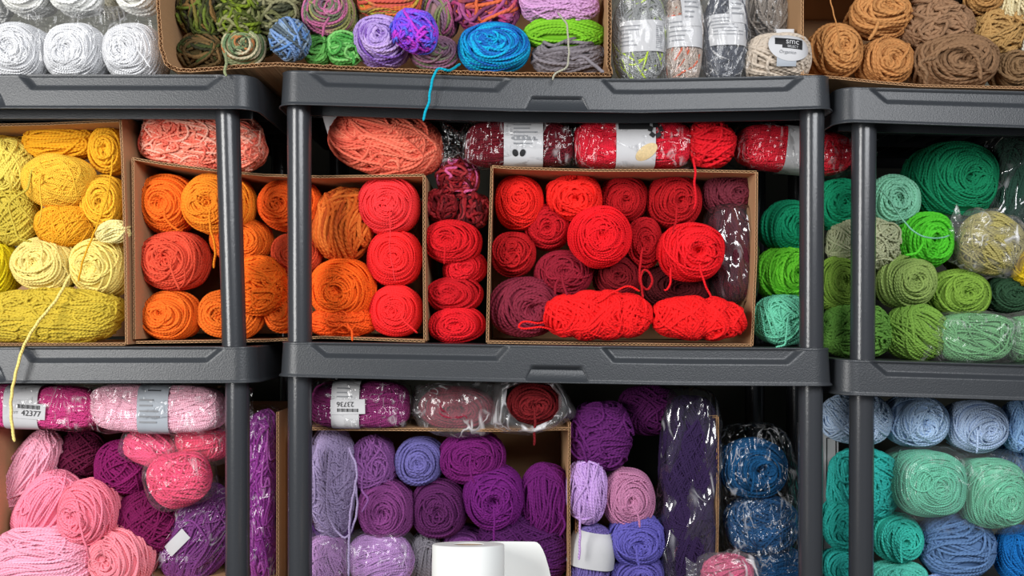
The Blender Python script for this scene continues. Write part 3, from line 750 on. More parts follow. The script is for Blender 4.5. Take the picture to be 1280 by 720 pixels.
for i in range(12): patch(bd, sh, 'barcode_bar', 21*k, zc-14*k+i*2.4*k, 4*k, (.5+.4*(i % 3 == 0))*k, .0028, M['softink'], nx=4, nz_=2)
film(o, sh, M['haze'], 1.08, .05, (0, 0), seed=3)
o, sh = yarn('wind', 853, 40, 25, 58, (172, 156, 144), 'beige skein with a rust strand in a clear sleeve', s=2.6, b=.034, rest=True, yc=1.56, flat=True, lay=50, pal=[(176, 160, 148)]*8+[(206, 90, 50)], p=2.8)
zz = o.location[2]; zc = (CZ-(47-HZ)*k)-zz
bd = patch(o, sh, 'paper_label', 0, zc, 24*k, 19*k, .0022, M['paper'], nx=24); printed(bd, sh, .0028, 5, -20*k, 8*k, zc-14*k, zc+14*k, seed=2)
bd = patch(o, sh, 'paper_label', 8*k, zc+30*k, 14*k, 24*k, .0034, M['paper'], rot=.06); printed(bd, sh, .0042, 5, -2*k, 17*k, zc+14*k, zc+46*k, seed=3)
film(o, sh, M['haze'], 1.1, .05, (0, 0), seed=4)
o, sh = yarn('wind', 905, 38, 27, 58, (74, 78, 88), 'dark slate grey skein in a clear sleeve with a white label', s=2.6, b=.035, rest=True, yc=1.56, flat=True, lay=60, p=2.8, pal=[(74, 78, 88)]*8+[(170, 170, 172)])
zz = o.location[2]; zc = (CZ-(45-HZ)*k)-zz
bd = patch(o, sh, 'paper_label', 0, zc, 26.5*k, 19*k, .0022, M['paper'], nx=24); printed(bd, sh, .0028, 6, -23*k, 22*k, zc-8*k, zc+16*k, seed=5)
bd = patch(o, sh, 'paper_label', 13*k, zc+32*k, 13*k, 24*k, .0034, M['paper'], rot=0); printed(bd, sh, .0042, 5, 3*k, 23*k, zc+16*k, zc+48*k, seed=6)
film(o, sh, M['haze'], 1.08, .06, (0, 0), seed=5)
yarn('wind', 957, 18, 28, 36, (150, 140, 130), 'taupe grey skein in hazy film behind the beige ball', s=2.8, yc=1.64, wrap=('haze', 1.08, .08, (0, 0)))
GROUP[0] = 'wrapped skeins standing on the top shelf'
o, sh = yarn('wind', 969, 66, 39, 30, (196, 182, 166), 'beige chunky yarn ball with an oval white smc label', s=4.2, rest=True, yc=1.56, lay=70, wob=.1, b=.04, p=2.9)
zz = o.location[2]; zc = (CZ-(66-HZ)*k)-zz; xc = 6*k; off = .0035
lb = patch(o, sh, 'oval_label', xc+2*k, zc-1*k, 26*k, 19*k, off, M['paper'], oval=True, nx=26, nz_=20, rot=-.1)
patch(lb, sh, 'label_strap', xc+4*k, zc+16*k, 11*k, 11*k, off-.0006, M['paper'])
patch(lb, sh, 'label_strap', xc-2*k, zc-17*k, 12*k, 9*k, off-.0006, M['greypaper'])
patch(lb, sh, 'logo_panel', xc+1*k, zc+3.4*k, 17*k, 4.4*k, off+.0007, M['ink'], rot=-.09)
patch(lb, sh, 'logo_panel', xc+5*k, zc-3.2*k, 12.5*k, 1.9*k, off+.0007, M['ink'], rot=-.09)
text_on(lb, sh, 'smc', xc+5*k, zc+3.4*k, 10.5*k, off+.0022, M['paper'], rot=-.09)
text_on(lb, sh, 'SELECT', xc+5*k, zc-3.2*k, 4.2*k, off+.0022, M['paper'], rot=-.09)
text_on(lb, sh, 'Organico', xc-1*k, zc-9.5*k, 5.5*k, off+.0012, M['softink'], rot=-.07)

GROUP[0] = 'brown yarn balls in the top right box'
tan = (188, 132, 78); tau = (146, 112, 84)
BR = 1.62
yarn('cake', 1041, 66, 33, 34, tan, 'caramel yarn ball leaning on the left wall of the brown yarn box', s=4.2, f=(.15, -.1), yc=BR, tilt=.16, tail=[(1039, 66, 1.555), (1048, 48, 1.55), (1044, 25, 1.55), (1038, 0, 1.56), (1036, -20, 1.58)], tailr=.0012)
yarn('cake', 1098, 22, 39, 28, tan, 'caramel yarn ball in the upper row with a messy loose centre', s=4.4, f=(.1, .25), yc=BR, tilt=.22, tail=[(1098, 26, 1.55), (1094, 38, 1.545), (1086, 50, 1.55)])
yarn('cake', 1104, 79, 34, 30, (182, 126, 74), 'caramel yarn ball in the lower row between caramel and brown balls', s=4, f=(.1, -.1), yc=BR, tilt=.15)
yarn('mess', 1168, 36, 43, 31, tau, 'taupe brown yarn hank with loose hanging loops', s=4.6, curls=7, yc=BR, wob=.22)
yarn('cake', 1191, 80, 51, 34, (134, 102, 74), 'large brown yarn ball with loose strands at the bottom', s=4.6, yc=BR-.02, f=(0, -.2), tilt=.2, tail=[[(1170, 72, 1.54), (1150, 78, 1.53), (1158, 92, 1.53), (1156, 104, 1.54), (1160, 106, 1.545)], [(1185, 60, 1.54), (1205, 58, 1.535), (1222, 75, 1.54), (1226, 100, 1.545)]])
yarn('mess', 1242, 42, 32, 28, (176, 138, 84), 'mustard tan yarn ball with untidy crossing strands', s=3.6, yc=BR+.01, curls=5)
yarn('cake', 1263, 89, 24, 24, (126, 98, 68), 'small dark brown yarn ball in the lower right corner of the box', s=3.8, yc=BR)
yarn('cake', 1226, 2, 23, 16, (170, 126, 74), 'small caramel brown yarn ball at the top edge beside cream yarn', s=3.6, yc=BR)
yarn('wind', 1268, 8, 21, 25, (214, 200, 158), 'pale cream yarn ball at the top right corner', s=3, yc=BR)
yarn('wind', 1288, 54, 11, 17, (214, 208, 190), 'cream white yarn ball cut by the right edge of the photo', s=3, yc=BR)
yarn('wind', 1178, -8, 30, 16, (52, 40, 34), 'very dark brown yarn ball at the top behind the taupe hank', s=3.4, yc=1.68)

# ------------------------------------------------------------------ middle shelf: yellow box
TIER[0] = 1
GROUP[0] = 'yellow yarn in the left box'
gold = (232, 166, 30); MB1 = 1.63
yarn('wind', 75, 178, 45, 21, gold, 'golden yellow yarn hank lying flat at the top of the yellow box', s=3.4, lay=84, yc=MB1, wob=.22)
yarn('cake', 138, 188, 23, 31, (236, 172, 36), 'golden yarn ball pressed against the right wall of the yellow box', s=3.2, yc=MB1, tail=[(141, 194, 1.56), (139, 215, 1.555), (134, 245, 1.55), (124, 275, 1.545), (116, 295, 1.54), (104, 325, 1.54), (98, 352, 1.55)], f=(.2, 0), tailr=.0015)
yarn('wind', 74, 226, 44, 34, (250, 196, 62), 'big smooth golden yarn ball below the flat golden hank', s=1.8, flat=True, yc=MB1-.03, lay=64, p=2.2, b=.05, tail=[(61, 194, 1.58), (50, 225, 1.543), (52, 262, 1.543), (48, 280, 1.55)], tailr=.0014)
yarn('wind', 84, 282, 35, 26, (248, 176, 40), 'orange yellow yarn ball under the big smooth golden ball', s=2.0, yc=MB1-.02, lay=50, b=.045)
yarn('cake', 133, 254, 27, 35, (240, 182, 48), 'golden yarn ball with spiral end beside the right wall', s=3, yc=MB1-.005, f=(.25, -.05))
yarn('wind', 12, 210, 31, 34, (228, 206, 92), 'straw yellow yarn ball at the left edge of the photo', s=2.6, yc=MB1, lay=60)
yarn('wind', 20, 274, 31, 34, (202, 180, 66), 'olive yellow yarn ball under the straw yellow ball', s=2.6, yc=MB1, lay=60, tail=[(46, 206, 1.56), (38, 218, 1.55), (34, 236, 1.55), (12, 254, 1.55), (17, 280, 1.55), (24, 298, 1.55), (40, 302, 1.56)])
yarn('cake', 60, 331, 40, 35, (240, 218, 130), 'pale cream yellow yarn ball with a loose white centre', s=3, yc=MB1-.01, f=(-.1, 0), tilt=.17,
     tail=[(88, 343, 1.56), (70, 375, 1.54), (48, 402, 1.52), (32, 428, 1.50), (24, 450, 1.478), (15, 490, 1.478), (14, 520, 1.478), (18, 552, 1.478)], tailr=.0024)
yarn('cake', 129, 334, 37, 37, (242, 220, 124), 'pale cream yellow yarn ball beside the right wall', s=3, yc=MB1-.005, f=(-.1, 0), tilt=.17)
yarn('wind', 142, 290, 20, 13, (246, 232, 160), 'light cream yarn skein wedged above the pale yellow ball', s=2.6, yc=MB1-.05, b=.02)
yarn('cake', 2, 335, 21, 33, (226, 202, 20), 'acid yellow yarn ball at the left edge of the photo', s=2.8, yc=MB1)
yarn('wind', 4, 176, 27, 14, (176, 128, 24), 'dark gold yarn ball in the upper left of the yellow box', s=3, yc=MB1+.03)
yarn('wind', 70, 376, 42, 13, (226, 202, 104), 'pale yellow skein between the cream balls and the mustard hank', s=2.4, yc=MB1+.01, b=.03)
yarn('mess', 68, 401, 88, 31, (200, 174, 56), 'big mustard yellow hank of tangled loose strands', s=3.2, yc=MB1-.015, tang=.14, curls=110, wob=.5, b=.055, lump=.06, p=3.0, rest=True, dens=1.3, u='left', lay=80, floorz=.006)

# salmon and coral hanks on the orange box
GROUP[0] = 'salmon hanks lying on the orange yarn box'
yarn('mess', 257, 176, 75, 38, (246, 146, 122), 'salmon pink hank with curly loops behind the left pole', s=3.0, tang=.12, yc=1.64, curls=110, wob=.34, b=.05, pal=[(246, 136, 112), (236, 108, 88), (252, 178, 156)], p=2.8, roll=3)
o, sh = yarn('mess', 480, 180, 71, 42, (230, 108, 84), 'coral orange hank with sweeping strands on the box corner', s=3.6, yc=1.62, wob=.5, tang=.012, b=.05, lay=84, pal=[(232, 110, 86), (218, 92, 72), (240, 124, 98)], p=2.3, roll=12, curls=4)
patch(o, sh, 'paper_label', -.094, .022, .020, .020, -.022, M['paper'], rot=.5)

GROUP[0] = 'orange yarn in the wide box'
org = (238, 108, 26); OB = 1.655
yarn('cake', 212, 255, 35, 37, org, 'orange yarn ball at the top left corner of the orange box', s=2.8, yc=OB, f=(0, -.1), tail=[(205, 262, 1.575), (208, 275, 1.565), (220, 286, 1.56), (228, 289, 1.57)])
yarn('cake', 275, 255, 44, 38, (246, 142, 34), 'light orange yarn ball behind the left pole, topmost of its row', s=2.8, yc=OB-.015, f=(-.15, -.05), tail=[(262, 262, 1.57), (263, 285, 1.56), (269, 310, 1.56), (267, 335, 1.57)])
yarn('cake', 364, 257, 40, 33, (242, 96, 26), 'red orange yarn ball half hidden behind the middle pole', s=3, yc=OB, f=(-.2, 0))
yarn('cake', 220, 327, 41, 36, (222, 80, 54), 'brick coral yarn ball with a trailing end, left column', s=3, yc=OB-.01, f=(-.1, .1), tilt=.15, tail=[(214, 323, 1.57), (214, 337, 1.56), (220, 352, 1.56), (224, 362, 1.563)])
yarn('cake', 303, 301, 38, 27, (240, 112, 28), 'orange yarn ball under the light orange ball', s=2.8, yc=OB+.01)
yarn('cake', 372, 317, 32, 27, (206, 74, 40), 'rust red yarn ball behind the middle pole', s=3, yc=OB+.01)
yarn('mess', 322, 358, 37, 36, (244, 110, 24), 'bright orange loopy hank right of the left pole', s=3, yc=OB-.03, curls=9, b=.04, lay=80)
yarn('cake', 216, 393, 36, 30, (238, 110, 30), 'orange yarn ball in the bottom left corner of the orange box', s=3, yc=OB-.01, f=(-.2, .1), rest=True, floorz=.008, u='left')
yarn('cake', 290, 391, 40, 31, (240, 118, 34), 'orange yarn ball low behind the left pole', s=3, yc=OB+.0, rest=True, floorz=.008, u='left', f=(-.2, 0))
yarn('cake', 354, 393, 24, 28, (236, 106, 30), 'small orange yarn ball left of the middle pole at the bottom', s=3, yc=OB+.01, rest=True, floorz=.010)
yarn('wind', 431, 280, 38, 46, (206, 96, 30), 'burnt orange hank with thick twisted strands', s=4.4, yc=OB, wob=.4, roll=20, lay=78, b=.05, pal=[(206, 96, 30), (184, 76, 24), (222, 116, 44)])
yarn('cake', 430, 361, 41, 38, (246, 100, 22), 'large orange yarn ball below the burnt orange hank', s=2.8, yc=OB-.01, f=(-.1, -.15))
yarn('mess', 430, 403, 41, 18, (244, 92, 26), 'flattened orange tangle at the bottom of the orange box', s=2.6, yc=OB-.01, curls=20, b=.045, rest=True, floorz=.008, tail=[(434, 405, 1.57), (440, 415, 1.54), (440, 426, 1.53)])
GROUP[0] = 'neon red yarn balls stacked in the wide box'
neon = (250, 42, 44)
yarn('cake', 487, 257, 38, 36, (248, 56, 60), 'neon coral red yarn ball, topmost of the stack of three', s=2.4, yc=OB-.02, f=(0, -.1), dim=.12, tail=[(487, 262, 1.575), (488, 290, 1.56), (487, 310, 1.56), (491, 335, 1.56), (494, 352, 1.565)], tailr=.0012)
yarn('cake', 494, 323, 34, 35, neon, 'neon red yarn ball, middle of the stack of three', s=2.4, yc=OB-.01, dim=.1)
yarn('cake', 496, 389, 33, 32, neon, 'neon red yarn ball, bottom of the stack of three', s=2.4, yc=OB-.01, dim=.1, rest=True, floorz=.008, tail=[(500, 396, 1.575), (512, 408, 1.57), (522, 416, 1.575)])
GROUP[0] = 'red yarn stacked between the two boxes'
tw = [(104, 12, 20), (138, 22, 30), (66, 6, 12), (154, 44, 50)]
yarn('mess', 572, 223, 26, 21, (130, 20, 30), 'dark red tweed yarn ball with a pink fleck, topmost of three', pal=tw+[(200, 90, 140)], s=3.8, yc=1.64, curls=10)
yarn('mess', 552, 257, 19, 20, (130, 20, 30), 'small dark red tweed ball, left of the lower pair', pal=tw, s=3.8, yc=1.64, curls=8)
yarn('mess', 591, 265, 20, 22, (130, 20, 30), 'small dark red tweed ball, right of the lower pair', pal=tw, s=3.8, yc=1.64, curls=8)
rd = (206, 18, 28)
yarn('cake', 567, 303, 36, 28, rd, 'red yarn ball with a pointed right side below the tweed balls', s=2.8, yc=1.63, f=(-.3, 0), roll=6, tail=[(556, 308, 1.56), (556, 320, 1.555), (555, 330, 1.56)])
yarn('cake', 581, 336, 28, 22, (214, 24, 36), 'red yarn ball tilted up to the right, second of the column', s=2.8, yc=1.65, roll=-14)
yarn('cake', 569, 368, 36, 22, (192, 16, 28), 'flattened red yarn ball, third of the column', s=2.8, yc=1.64, f=(-.3, 0))
yarn('cake', 571, 405, 36, 22, (218, 22, 34), 'flattened red yarn ball, bottom of the narrow column', s=2.8, yc=1.635, rest=True, floorz=.0, roll=-4)

GROUP[0] = 'wrapped red skeins on the red yarn box'
k = 1.60/F
o, sh = yarn('wind', 650, 181, 68, 28, (104, 12, 28), 'dark wine red skein in film with a care label facing front', s=2.2, yc=1.60, b=.036, lay=72, p=4, flat=True, wrap=('film', 1.05, .09, (1, 1)))
lb = band(o, sh, -.30, .42, .0022, M['paper'])
printed(lb, sh, .0030, 6, -8*k, 22*k, -6*k, 22*k, seed=1)
for i in range(5): patch(lb, sh, 'care_symbol', (-9+i*6.4)*k, 3*k, 1.9*k, 1.7*k, .0034, M['softink'], oval=(i % 2 == 0), nx=6, nz_=6)
patch(lb, sh, 'printed_emblem', -6*k, -15*k, 3.4*k, 4.4*k, .0034, M['ink'], oval=True, nx=8, nz_=8, rot=.4)
patch(lb, sh, 'printed_emblem', 3*k, -15*k, 3.4*k, 4.4*k, .0034, M['ink'], oval=True, nx=8, nz_=8, rot=-.4)
o, sh = yarn('wind', 790, 182, 72, 29, (212, 26, 50), 'crimson skein in film with a black and white picture label', s=2.2, yc=1.60, b=.037, lay=72, p=4, flat=True, wrap=('film', 1.05, .10, (1, 1)))
lb = band(o, sh, -.32, .36, .0022, M['paper'])
patch(lb, sh, 'logo_panel', -1*k, 20*k, 19*k, 5.5*k, .0032, M['ink'], nx=16)
for a in range(5):
    an = a*1.2566+.3; patch(lb, sh, 'printed_emblem', (25+6.5*math.cos(an))*k, (13+6.5*math.sin(an))*k, 3.2*k, 2.6*k, .0036, M['ink'], rot=an+1.57, nx=5, nz_=5)
patch(lb, sh, 'printed_yarn_picture', 14*k, -13*k, 15*k, 8*k, .0034, M['cream'], rot=.6, oval=True, nx=10, nz_=10)
yarn('wind', 888, 181, 30, 29, (214, 20, 34), 'unwrapped red skein with chunky strands and a hanging end', s=3.6, yc=1.60, lay=70, wob=.25, p=2.6, tail=[(866, 198, 1.56), (869, 212, 1.553), (868, 232, 1.553), (870, 248, 1.553), (867, 262, 1.553)], tailr=.0022)
o, sh = yarn('wind', 990, 188, 72, 27, (216, 34, 54), 'bright crimson skein in film passing behind the right pole', s=2.2, yc=1.64, b=.036, lay=72, p=4, flat=True, roll=6, wrap=('film', 1.06, .10, (1, 1)))
band(o, sh, -.20, .22, .0022, M['paper'])

GROUP[0] = 'red yarn in the middle box'
R1 = 1.65
yarn('cake', 649, 254, 31, 34, (236, 34, 26), 'vermilion red yarn ball in the top left corner of the red box', s=2.4, yc=R1, dim=.12)
yarn('cake', 717, 247, 35, 29, (240, 36, 28), 'bright vermilion yarn ball, second of the top row', s=3.4, yc=R1-.01, f=(.05, -.3), tilt=.2)
yarn('cake', 779, 249, 30, 30, (172, 14, 22), 'red yarn ball, third of the top row behind the big crimson ball', s=2.6, yc=R1+.02, f=(0, -.3))
yarn('cake', 842, 253, 34, 34, (176, 16, 24), 'red yarn ball, fourth of the top row beside the maroon ball', s=2.8, yc=R1+.01, f=(.1, -.1), tail=[(846, 258, 1.58), (845, 275, 1.575), (841, 292, 1.565)])
yarn('cake', 910, 244, 34, 27, (106, 36, 50), 'maroon mauve yarn ball in the top right corner of the red box', s=3, yc=R1, f=(.2, 0), tilt=.14)
yarn('cake', 684, 284, 28, 29, (186, 16, 28), 'red yarn ball between the vermilion ball and the big crimson ball', s=2.8, yc=R1+.01, f=(.05, -.1))
yarn('cake', 750, 296, 39, 39, (236, 20, 32), 'biggest crimson red yarn ball at the centre of the red box', s=2.4, yc=R1-.05, f=(0, -.12), dim=.2, p=2.1)
yarn('cake', 805, 304, 22, 32, (176, 16, 26), 'narrow red yarn ball with a hanging loop', s=2.8, yc=R1, tail=[[(803, 310, 1.575), (800, 335, 1.56), (800, 352, 1.56), (808, 362, 1.56), (815, 354, 1.56), (812, 341, 1.56), (804, 338, 1.56), (801, 350, 1.558), (804, 372, 1.55)]], tailr=.0022)
yarn('cake', 863, 315, 41, 37, (232, 22, 32), 'bright red yarn ball with a deep dark hole in its centre', s=3.2, yc=R1-.05, f=(.15, -.05), dim=.55, tilt=.16, tail=[[(838, 335, 1.54), (838, 352, 1.53), (834, 362, 1.53), (830, 362, 1.53)], [(874, 330, 1.535), (880, 352, 1.53), (890, 374, 1.535)]], tailr=.0019)
yarn('cake', 641, 318, 28, 28, (184, 20, 26), 'red yarn ball at the left wall above the mauve ball', s=2.8, yc=R1)
yarn('cake', 704, 342, 37, 30, (138, 22, 42), 'raspberry red yarn ball with loose centre strands', s=3.2, yc=R1-.01, f=(0, .1), tilt=.18, tail=[[(702, 345, 1.57), (706, 362, 1.56), (711, 374, 1.555)], [(700, 345, 1.57), (694, 358, 1.56), (694, 368, 1.56)]])
yarn('cake', 770, 347, 29, 27, (116, 10, 22), 'dark red yarn ball below the big crimson ball', s=2.8, yc=R1+.01)
yarn('cake', 845, 358, 43, 28, (74, 8, 16), 'very dark wine yarn ball behind the long red skeins', s=3, yc=R1+.02)
yarn('cake', 656, 386, 45, 39, (128, 36, 56), 'mauve burgundy yarn ball in the bottom left corner of the red box', s=3.6, yc=R1-.02, f=(.3, -.1), tilt=.17, rest=True, floorz=.008, dim=.4, tail=None)
yarn('wind', 747, 401, 69, 31, (240, 26, 28), 'long scarlet skein lying in front of the mauve ball', s=3.4, yc=1.565, lay=30, flat=True, b=.038, waist=((-.45, .13, .09), (.45, .10, .08), (0.02, .06, .1)), p=2.6, rest=True, floorz=.008,
     tail=[[(682, 402, 1.54), (672, 404, 1.53), (655, 402, 1.53), (648, 408, 1.53), (655, 411, 1.53), (675, 409, 1.53), (690, 412, 1.54)], [(720, 372, 1.54), (745, 378, 1.53), (765, 366, 1.53), (785, 358, 1.535), (800, 364, 1.54)]], tailr=.0019)
yarn('wind', 873, 405, 60, 28, (240, 26, 28), 'scarlet skein with a pinched waist at the bottom right of the red box', s=3.4, yc=1.565, lay=30, flat=True, b=.036, waist=((.12, .16, .09), (.6, .10, .08)), p=2.6, rest=True, floorz=.008, roll=3)
yarn('wind', 914, 318, 27, 56, (86, 30, 44), 'maroon skein in crinkled shiny wrap standing at the right wall', s=2.6, yc=R1-.01, b=.045, p=2.8, wrap=('gloss', 1.06, .14, (0, 0)), roll=-6)

# ------------------------------------------------------------------ middle shelf: greens
GROUP[0] = 'green yarn on the right of the middle shelf'
em = (10, 138, 96)
yarn('cake', 984, 284, 33, 33, em, 'emerald green yarn ball against the side of the red yarn box', s=3.2, yc=1.66, f=(.3, -.1))
yarn('cake', 1047, 256, 31, 33, em, 'emerald green yarn ball between the two right poles', s=3.4, yc=1.67, tilt=.18)
yarn('cake', 1117, 252, 29, 33, (124, 190, 158), 'mint green yarn ball with a trailing strand', s=3, yc=1.66, f=(-.3, 0), tail=[(1100, 236, 1.59), (1112, 250, 1.585), (1125, 270, 1.57), (1142, 289, 1.56), (1160, 297, 1.56), (1178, 297, 1.57), (1187, 294, 1.575)], tailr=.0014)
yarn('cake', 1187, 229, 53, 50, (8, 118, 78), 'very large emerald green yarn ball, topmost on the right', s=3, yc=1.68, f=(.15, .05), dim=.2)
yarn('wind', 1080, 304, 45, 32, (176, 180, 144), 'pale sage grey yarn ball behind the right pole', s=2.8, yc=1.65, lay=40, curls=6)
yarn('cake', 1153, 301, 35, 35, (76, 186, 40), 'lime green yarn ball below the mint ball', s=3.6, yc=1.65, f=(.1, -.1), tail=[(1154, 304, 1.57), (1146, 316, 1.565), (1132, 319, 1.57)])
yarn('wind', 1236, 305, 38, 36, (168, 158, 96), 'olive beige skein in a crackled clear bag', s=2.6, yc=1.63, wrap=('milky', 1.08, .20, (1, 0)), roll=20)
yarn('wind', 1199, 310, 20, 30, (118, 122, 40), 'dark olive yarn ball behind the crackled clear bag', s=2.6, yc=1.70)
yarn('wind', 1262, 232, 28, 62, (30, 62, 50), 'black green skein in glossy crinkled plastic', s=2.8, yc=1.68, wrap=('gloss', 1.06, .22, (0, 0)), roll=10, b=.045)
yarn('cake', 981, 343, 38, 35, (104, 200, 48), 'bright lime yarn ball on the seafoam ball by the red box', s=3.2, yc=1.655, f=(.35, 0), tilt=.16)
yarn('cake', 1047, 354, 29, 34, (110, 142, 52), 'moss green yarn ball between the two right poles', s=2.8, yc=1.65)
yarn('cake', 1130, 352, 36, 34, (134, 158, 84), 'sage green yarn ball under the lime green ball', s=3.2, yc=1.645, f=(.1, .05))
yarn('cake', 1196, 367, 37, 30, (120, 156, 58), 'olive green yarn ball right of the sage green ball', s=3.2, yc=1.655, tilt=.14)
yarn('cake', 1258, 368, 29, 24, (40, 72, 48), 'dark forest green yarn ball above the wrapped pale green skeins', s=3, yc=1.66)
yarn('wind', 978, 402, 35, 32, (110, 200, 166), 'seafoam green yarn ball at the foot of the red yarn box', s=2.4, yc=1.63, lay=62, rest=True, floorz=0, b=.055, tail=[(985, 395, 1.57), (983, 415, 1.56), (981, 430, 1.56), (970, 434, 1.56)])
yarn('mess', 1071, 414, 42, 33, (96, 144, 60), 'leaf green hank folded behind the right pole', s=3.2, yc=1.64, rest=True, u='right', wob=.2, curls=5, lay=80)
yarn('wind', 1144, 415, 38, 34, (116, 156, 64), 'soft green skein with crossing strands beside the right pole', s=3, yc=1.63, rest=True, lay=55, wob=.12)
yarn('wind', 1216, 426, 44, 29, (112, 170, 116), 'pale green skein in clear wrap with a pointed corner', s=2.4, yc=1.61, rest=True, b=.04, p=3, wrap=('haze', 1.07, .08, (1, 0)))
yarn('wind', 1290, 424, 34, 29, (120, 178, 124), 'pale green wrapped skein cut by the right edge of the photo', s=2.4, yc=1.62, rest=True, b=.04, p=3, wrap=('haze', 1.07, .08, (0, 0)))
yarn('wind', 1284, 332, 17, 24, (208, 176, 30), 'mustard yellow yarn ball cut by the right edge of the photo', s=3, yc=1.62)

# ------------------------------------------------------------------ lowest shelf: pinks
TIER[0] = 2
GROUP[0] = 'wrapped skeins lying on the pink yarn box'
k = 1.60/F
o, sh = yarn('wind', 50, 508, 76, 26, (216, 70, 140), 'magenta pink wrapped skein with a sticker reading 42377', s=2, yc=1.60, b=.036, p=4.5, flat=True, lay=72, roll=1.5, wrap=('film', 1.05, .08, (0, 1)))
lb = band(o, sh, -.42, .14, .002, M['paper'])
st = patch(lb, sh, 'price_sticker', -2*k, -3*k, 23*k, 9.5*k, .0030, M['paper'], rot=-.05, nx=24)
text_on(st, sh, '42377', 4*k, -6*k, 9.5*k, .0042, M['ink'], rot=-.05)
text_on(st, sh, 'KYT', -16*k, -5*k, 4.5*k, .0042, M['ink'], rot=-.05)
for i in range(14): patch(st, sh, 'barcode_bar', (-12+i*2.0)*k, 2.8*k-.05*i*2*k, (.35+.3*(i % 3 == 0))*k, 2.4*k, .0040, M['ink'], nx=2, nz_=4)
o, sh = yarn('wind', 200, 510, 80, 29, (246, 188, 206), 'pale pink wrapped skein with a wide grey paper band', s=2, yc=1.60, b=.038, p=4.5, flat=True, lay=68, wrap=('film', 1.05, .09, (0, 1)), roll=1)
lb = band(o, sh, -.22, .26, .002, M['greypaper']); printed(lb, sh, .003, 5, -14*k, 12*k, -18*k, 16*k, seed=7)
patch(lb, sh, 'printed_mark', 3*k, 25*k, 8*k, 1.6*k, .0035, M['ink'], nx=8, nz_=3)

GROUP[0] = 'pink and plum yarn in the box'
yarn('wind', 37, 590, 25, 56, (240, 166, 188), 'pale pink twisted hank leaning at the left of the pink box', s=2.8, yc=1.66, roll=32, lay=76, wob=.2, b=.04)
yarn('wind', 60, 634, 33, 50, (246, 140, 166), 'candy pink hank with loose loops leaning to the right', s=2.8, yc=1.635, roll=35, lay=78, curls=5, b=.04)
yarn('cake', 114, 639, 37, 41, (246, 130, 152), 'candy pink yarn ball with a concentric end, upper of two', s=2.8, yc=1.62, f=(-.35, -.05), dim=.2, tail=[(99, 646, 1.56), (102, 665, 1.55), (108, 684, 1.55), (112, 698, 1.56)])
yarn('wind', 52, 706, 66, 40, (246, 168, 192), 'large soft pink hank in the bottom left corner', s=3, yc=1.61, lay=76, wob=.25, rest=True, floorz=.008, b=.05)
yarn('cake', 155, 705, 40, 40, (248, 144, 158), 'salmon pink yarn ball low in the pink box, lower of two', s=2.8, yc=1.635, f=(-.3, 0), dim=.2, rest=True, floorz=.008)
yarn('wind', 102, 568, 29, 29, (90, 12, 50), 'dark plum yarn ball at the back of the pink box', s=2.6, yc=1.69, lay=55)
yarn('wind', 155, 584, 34, 33, (128, 20, 90), 'magenta plum yarn ball with crossing strands', s=2.8, yc=1.65, lay=58)
yarn('wind', 191, 650, 43, 40, (112, 14, 74), 'deep plum yarn ball below the pink film-wrapped yarn', s=2.8, yc=1.66, lay=50)
GROUP[0] = 'hot pink wrapped yarn lobes'
yarn('wind', 226, 598, 37, 33, (240, 78, 120), 'hot pink film-wrapped yarn ball, lowest of the three', s=2.6, yc=1.60, b=.04, lay=60, wrap=('haze', 1.01, .09, (0, 0)), roll=-15)
yarn('wind', 190, 560, 32, 21, (240, 86, 130), 'hot pink film-wrapped yarn ball, left of the upper two', s=2.6, yc=1.63, b=.036, lay=70, wrap=('haze', 1.01, .07, (0, 0)), roll=20)
yarn('wind', 253, 553, 32, 22, (238, 74, 112), 'hot pink film-wrapped yarn ball, right of the upper two', s=2.6, yc=1.64, b=.036, lay=70, wrap=('haze', 1.01, .07, (0, 0)), roll=12)
GROUP[0] = 'purple yarn in glossy bags'
o, sh = yarn('mess', 250, 668, 38, 66, (122, 60, 126), 'purple yarn in a shiny clear bag with a torn white tag', s=2.8, yc=1.66, roll=28, wrap=('film', 1.06, .16, (0, 0)), b=.045)
patch(o, sh, 'paper_label', -.020, -.014, .011, .024, .003, M['paper'], rot=-.3)
yarn('mess', 326, 622, 24, 106, (160, 70, 170), 'tall bag of violet pink yarn between the left and middle poles', s=3, yc=1.67, wrap=('film', 1.05, .14, (0, 0)), b=.05, p=3.4, pal=[(142, 56, 142), (164, 84, 162), (128, 48, 132)], dens=1.4, curls=60, lay=40)
GROUP[0] = ''
yarn('wind', 357, 646, 5, 32, (60, 116, 40), 'sliver of grass green yarn beside the middle left pole', s=3, yc=1.66, b=.02)

# ------------------------------------------------------------------ lowest shelf: purples
GROUP[0] = 'wrapped skeins on the violet yarn box'
o, sh = yarn('wind', 450, 505, 60, 28, (134, 44, 104), 'plum wrapped skein with an upside-down sticker reading 23736', s=2, yc=1.60, b=.038, p=4.5, flat=True, lay=72, wrap=('film', 1.05, .10, (0, 1)), roll=1)
lb = band(o, sh, -.52, .06, .002, M['paper'])
st = patch(lb, sh, 'price_sticker', -10*k, -1*k, 21*k, 9*k, .003, M['paper'], rot=.04, nx=24)
text_on(st, sh, '23736', -13*k, 2.5*k, 8.5*k, .0042, M['ink'], rot=math.pi+.02)
for i in range(13): patch(st, sh, 'barcode_bar', (-22+i*2.0)*k, -5*k, (.35+.3*(i % 3 == 0))*k, 2*k, .0040, M['ink'], nx=2, nz_=4)
printed(lb, sh, .003, 3, -24*k, -4*k, 9*k, 24*k, seed=9)
GROUP[0] = 'yarn inside the milky white bag'
yarn('cake', 572, 510, 48, 27, (128, 34, 54), 'wine red yarn ball inside the milky plastic bag', s=3, yc=1.61, b=.04)
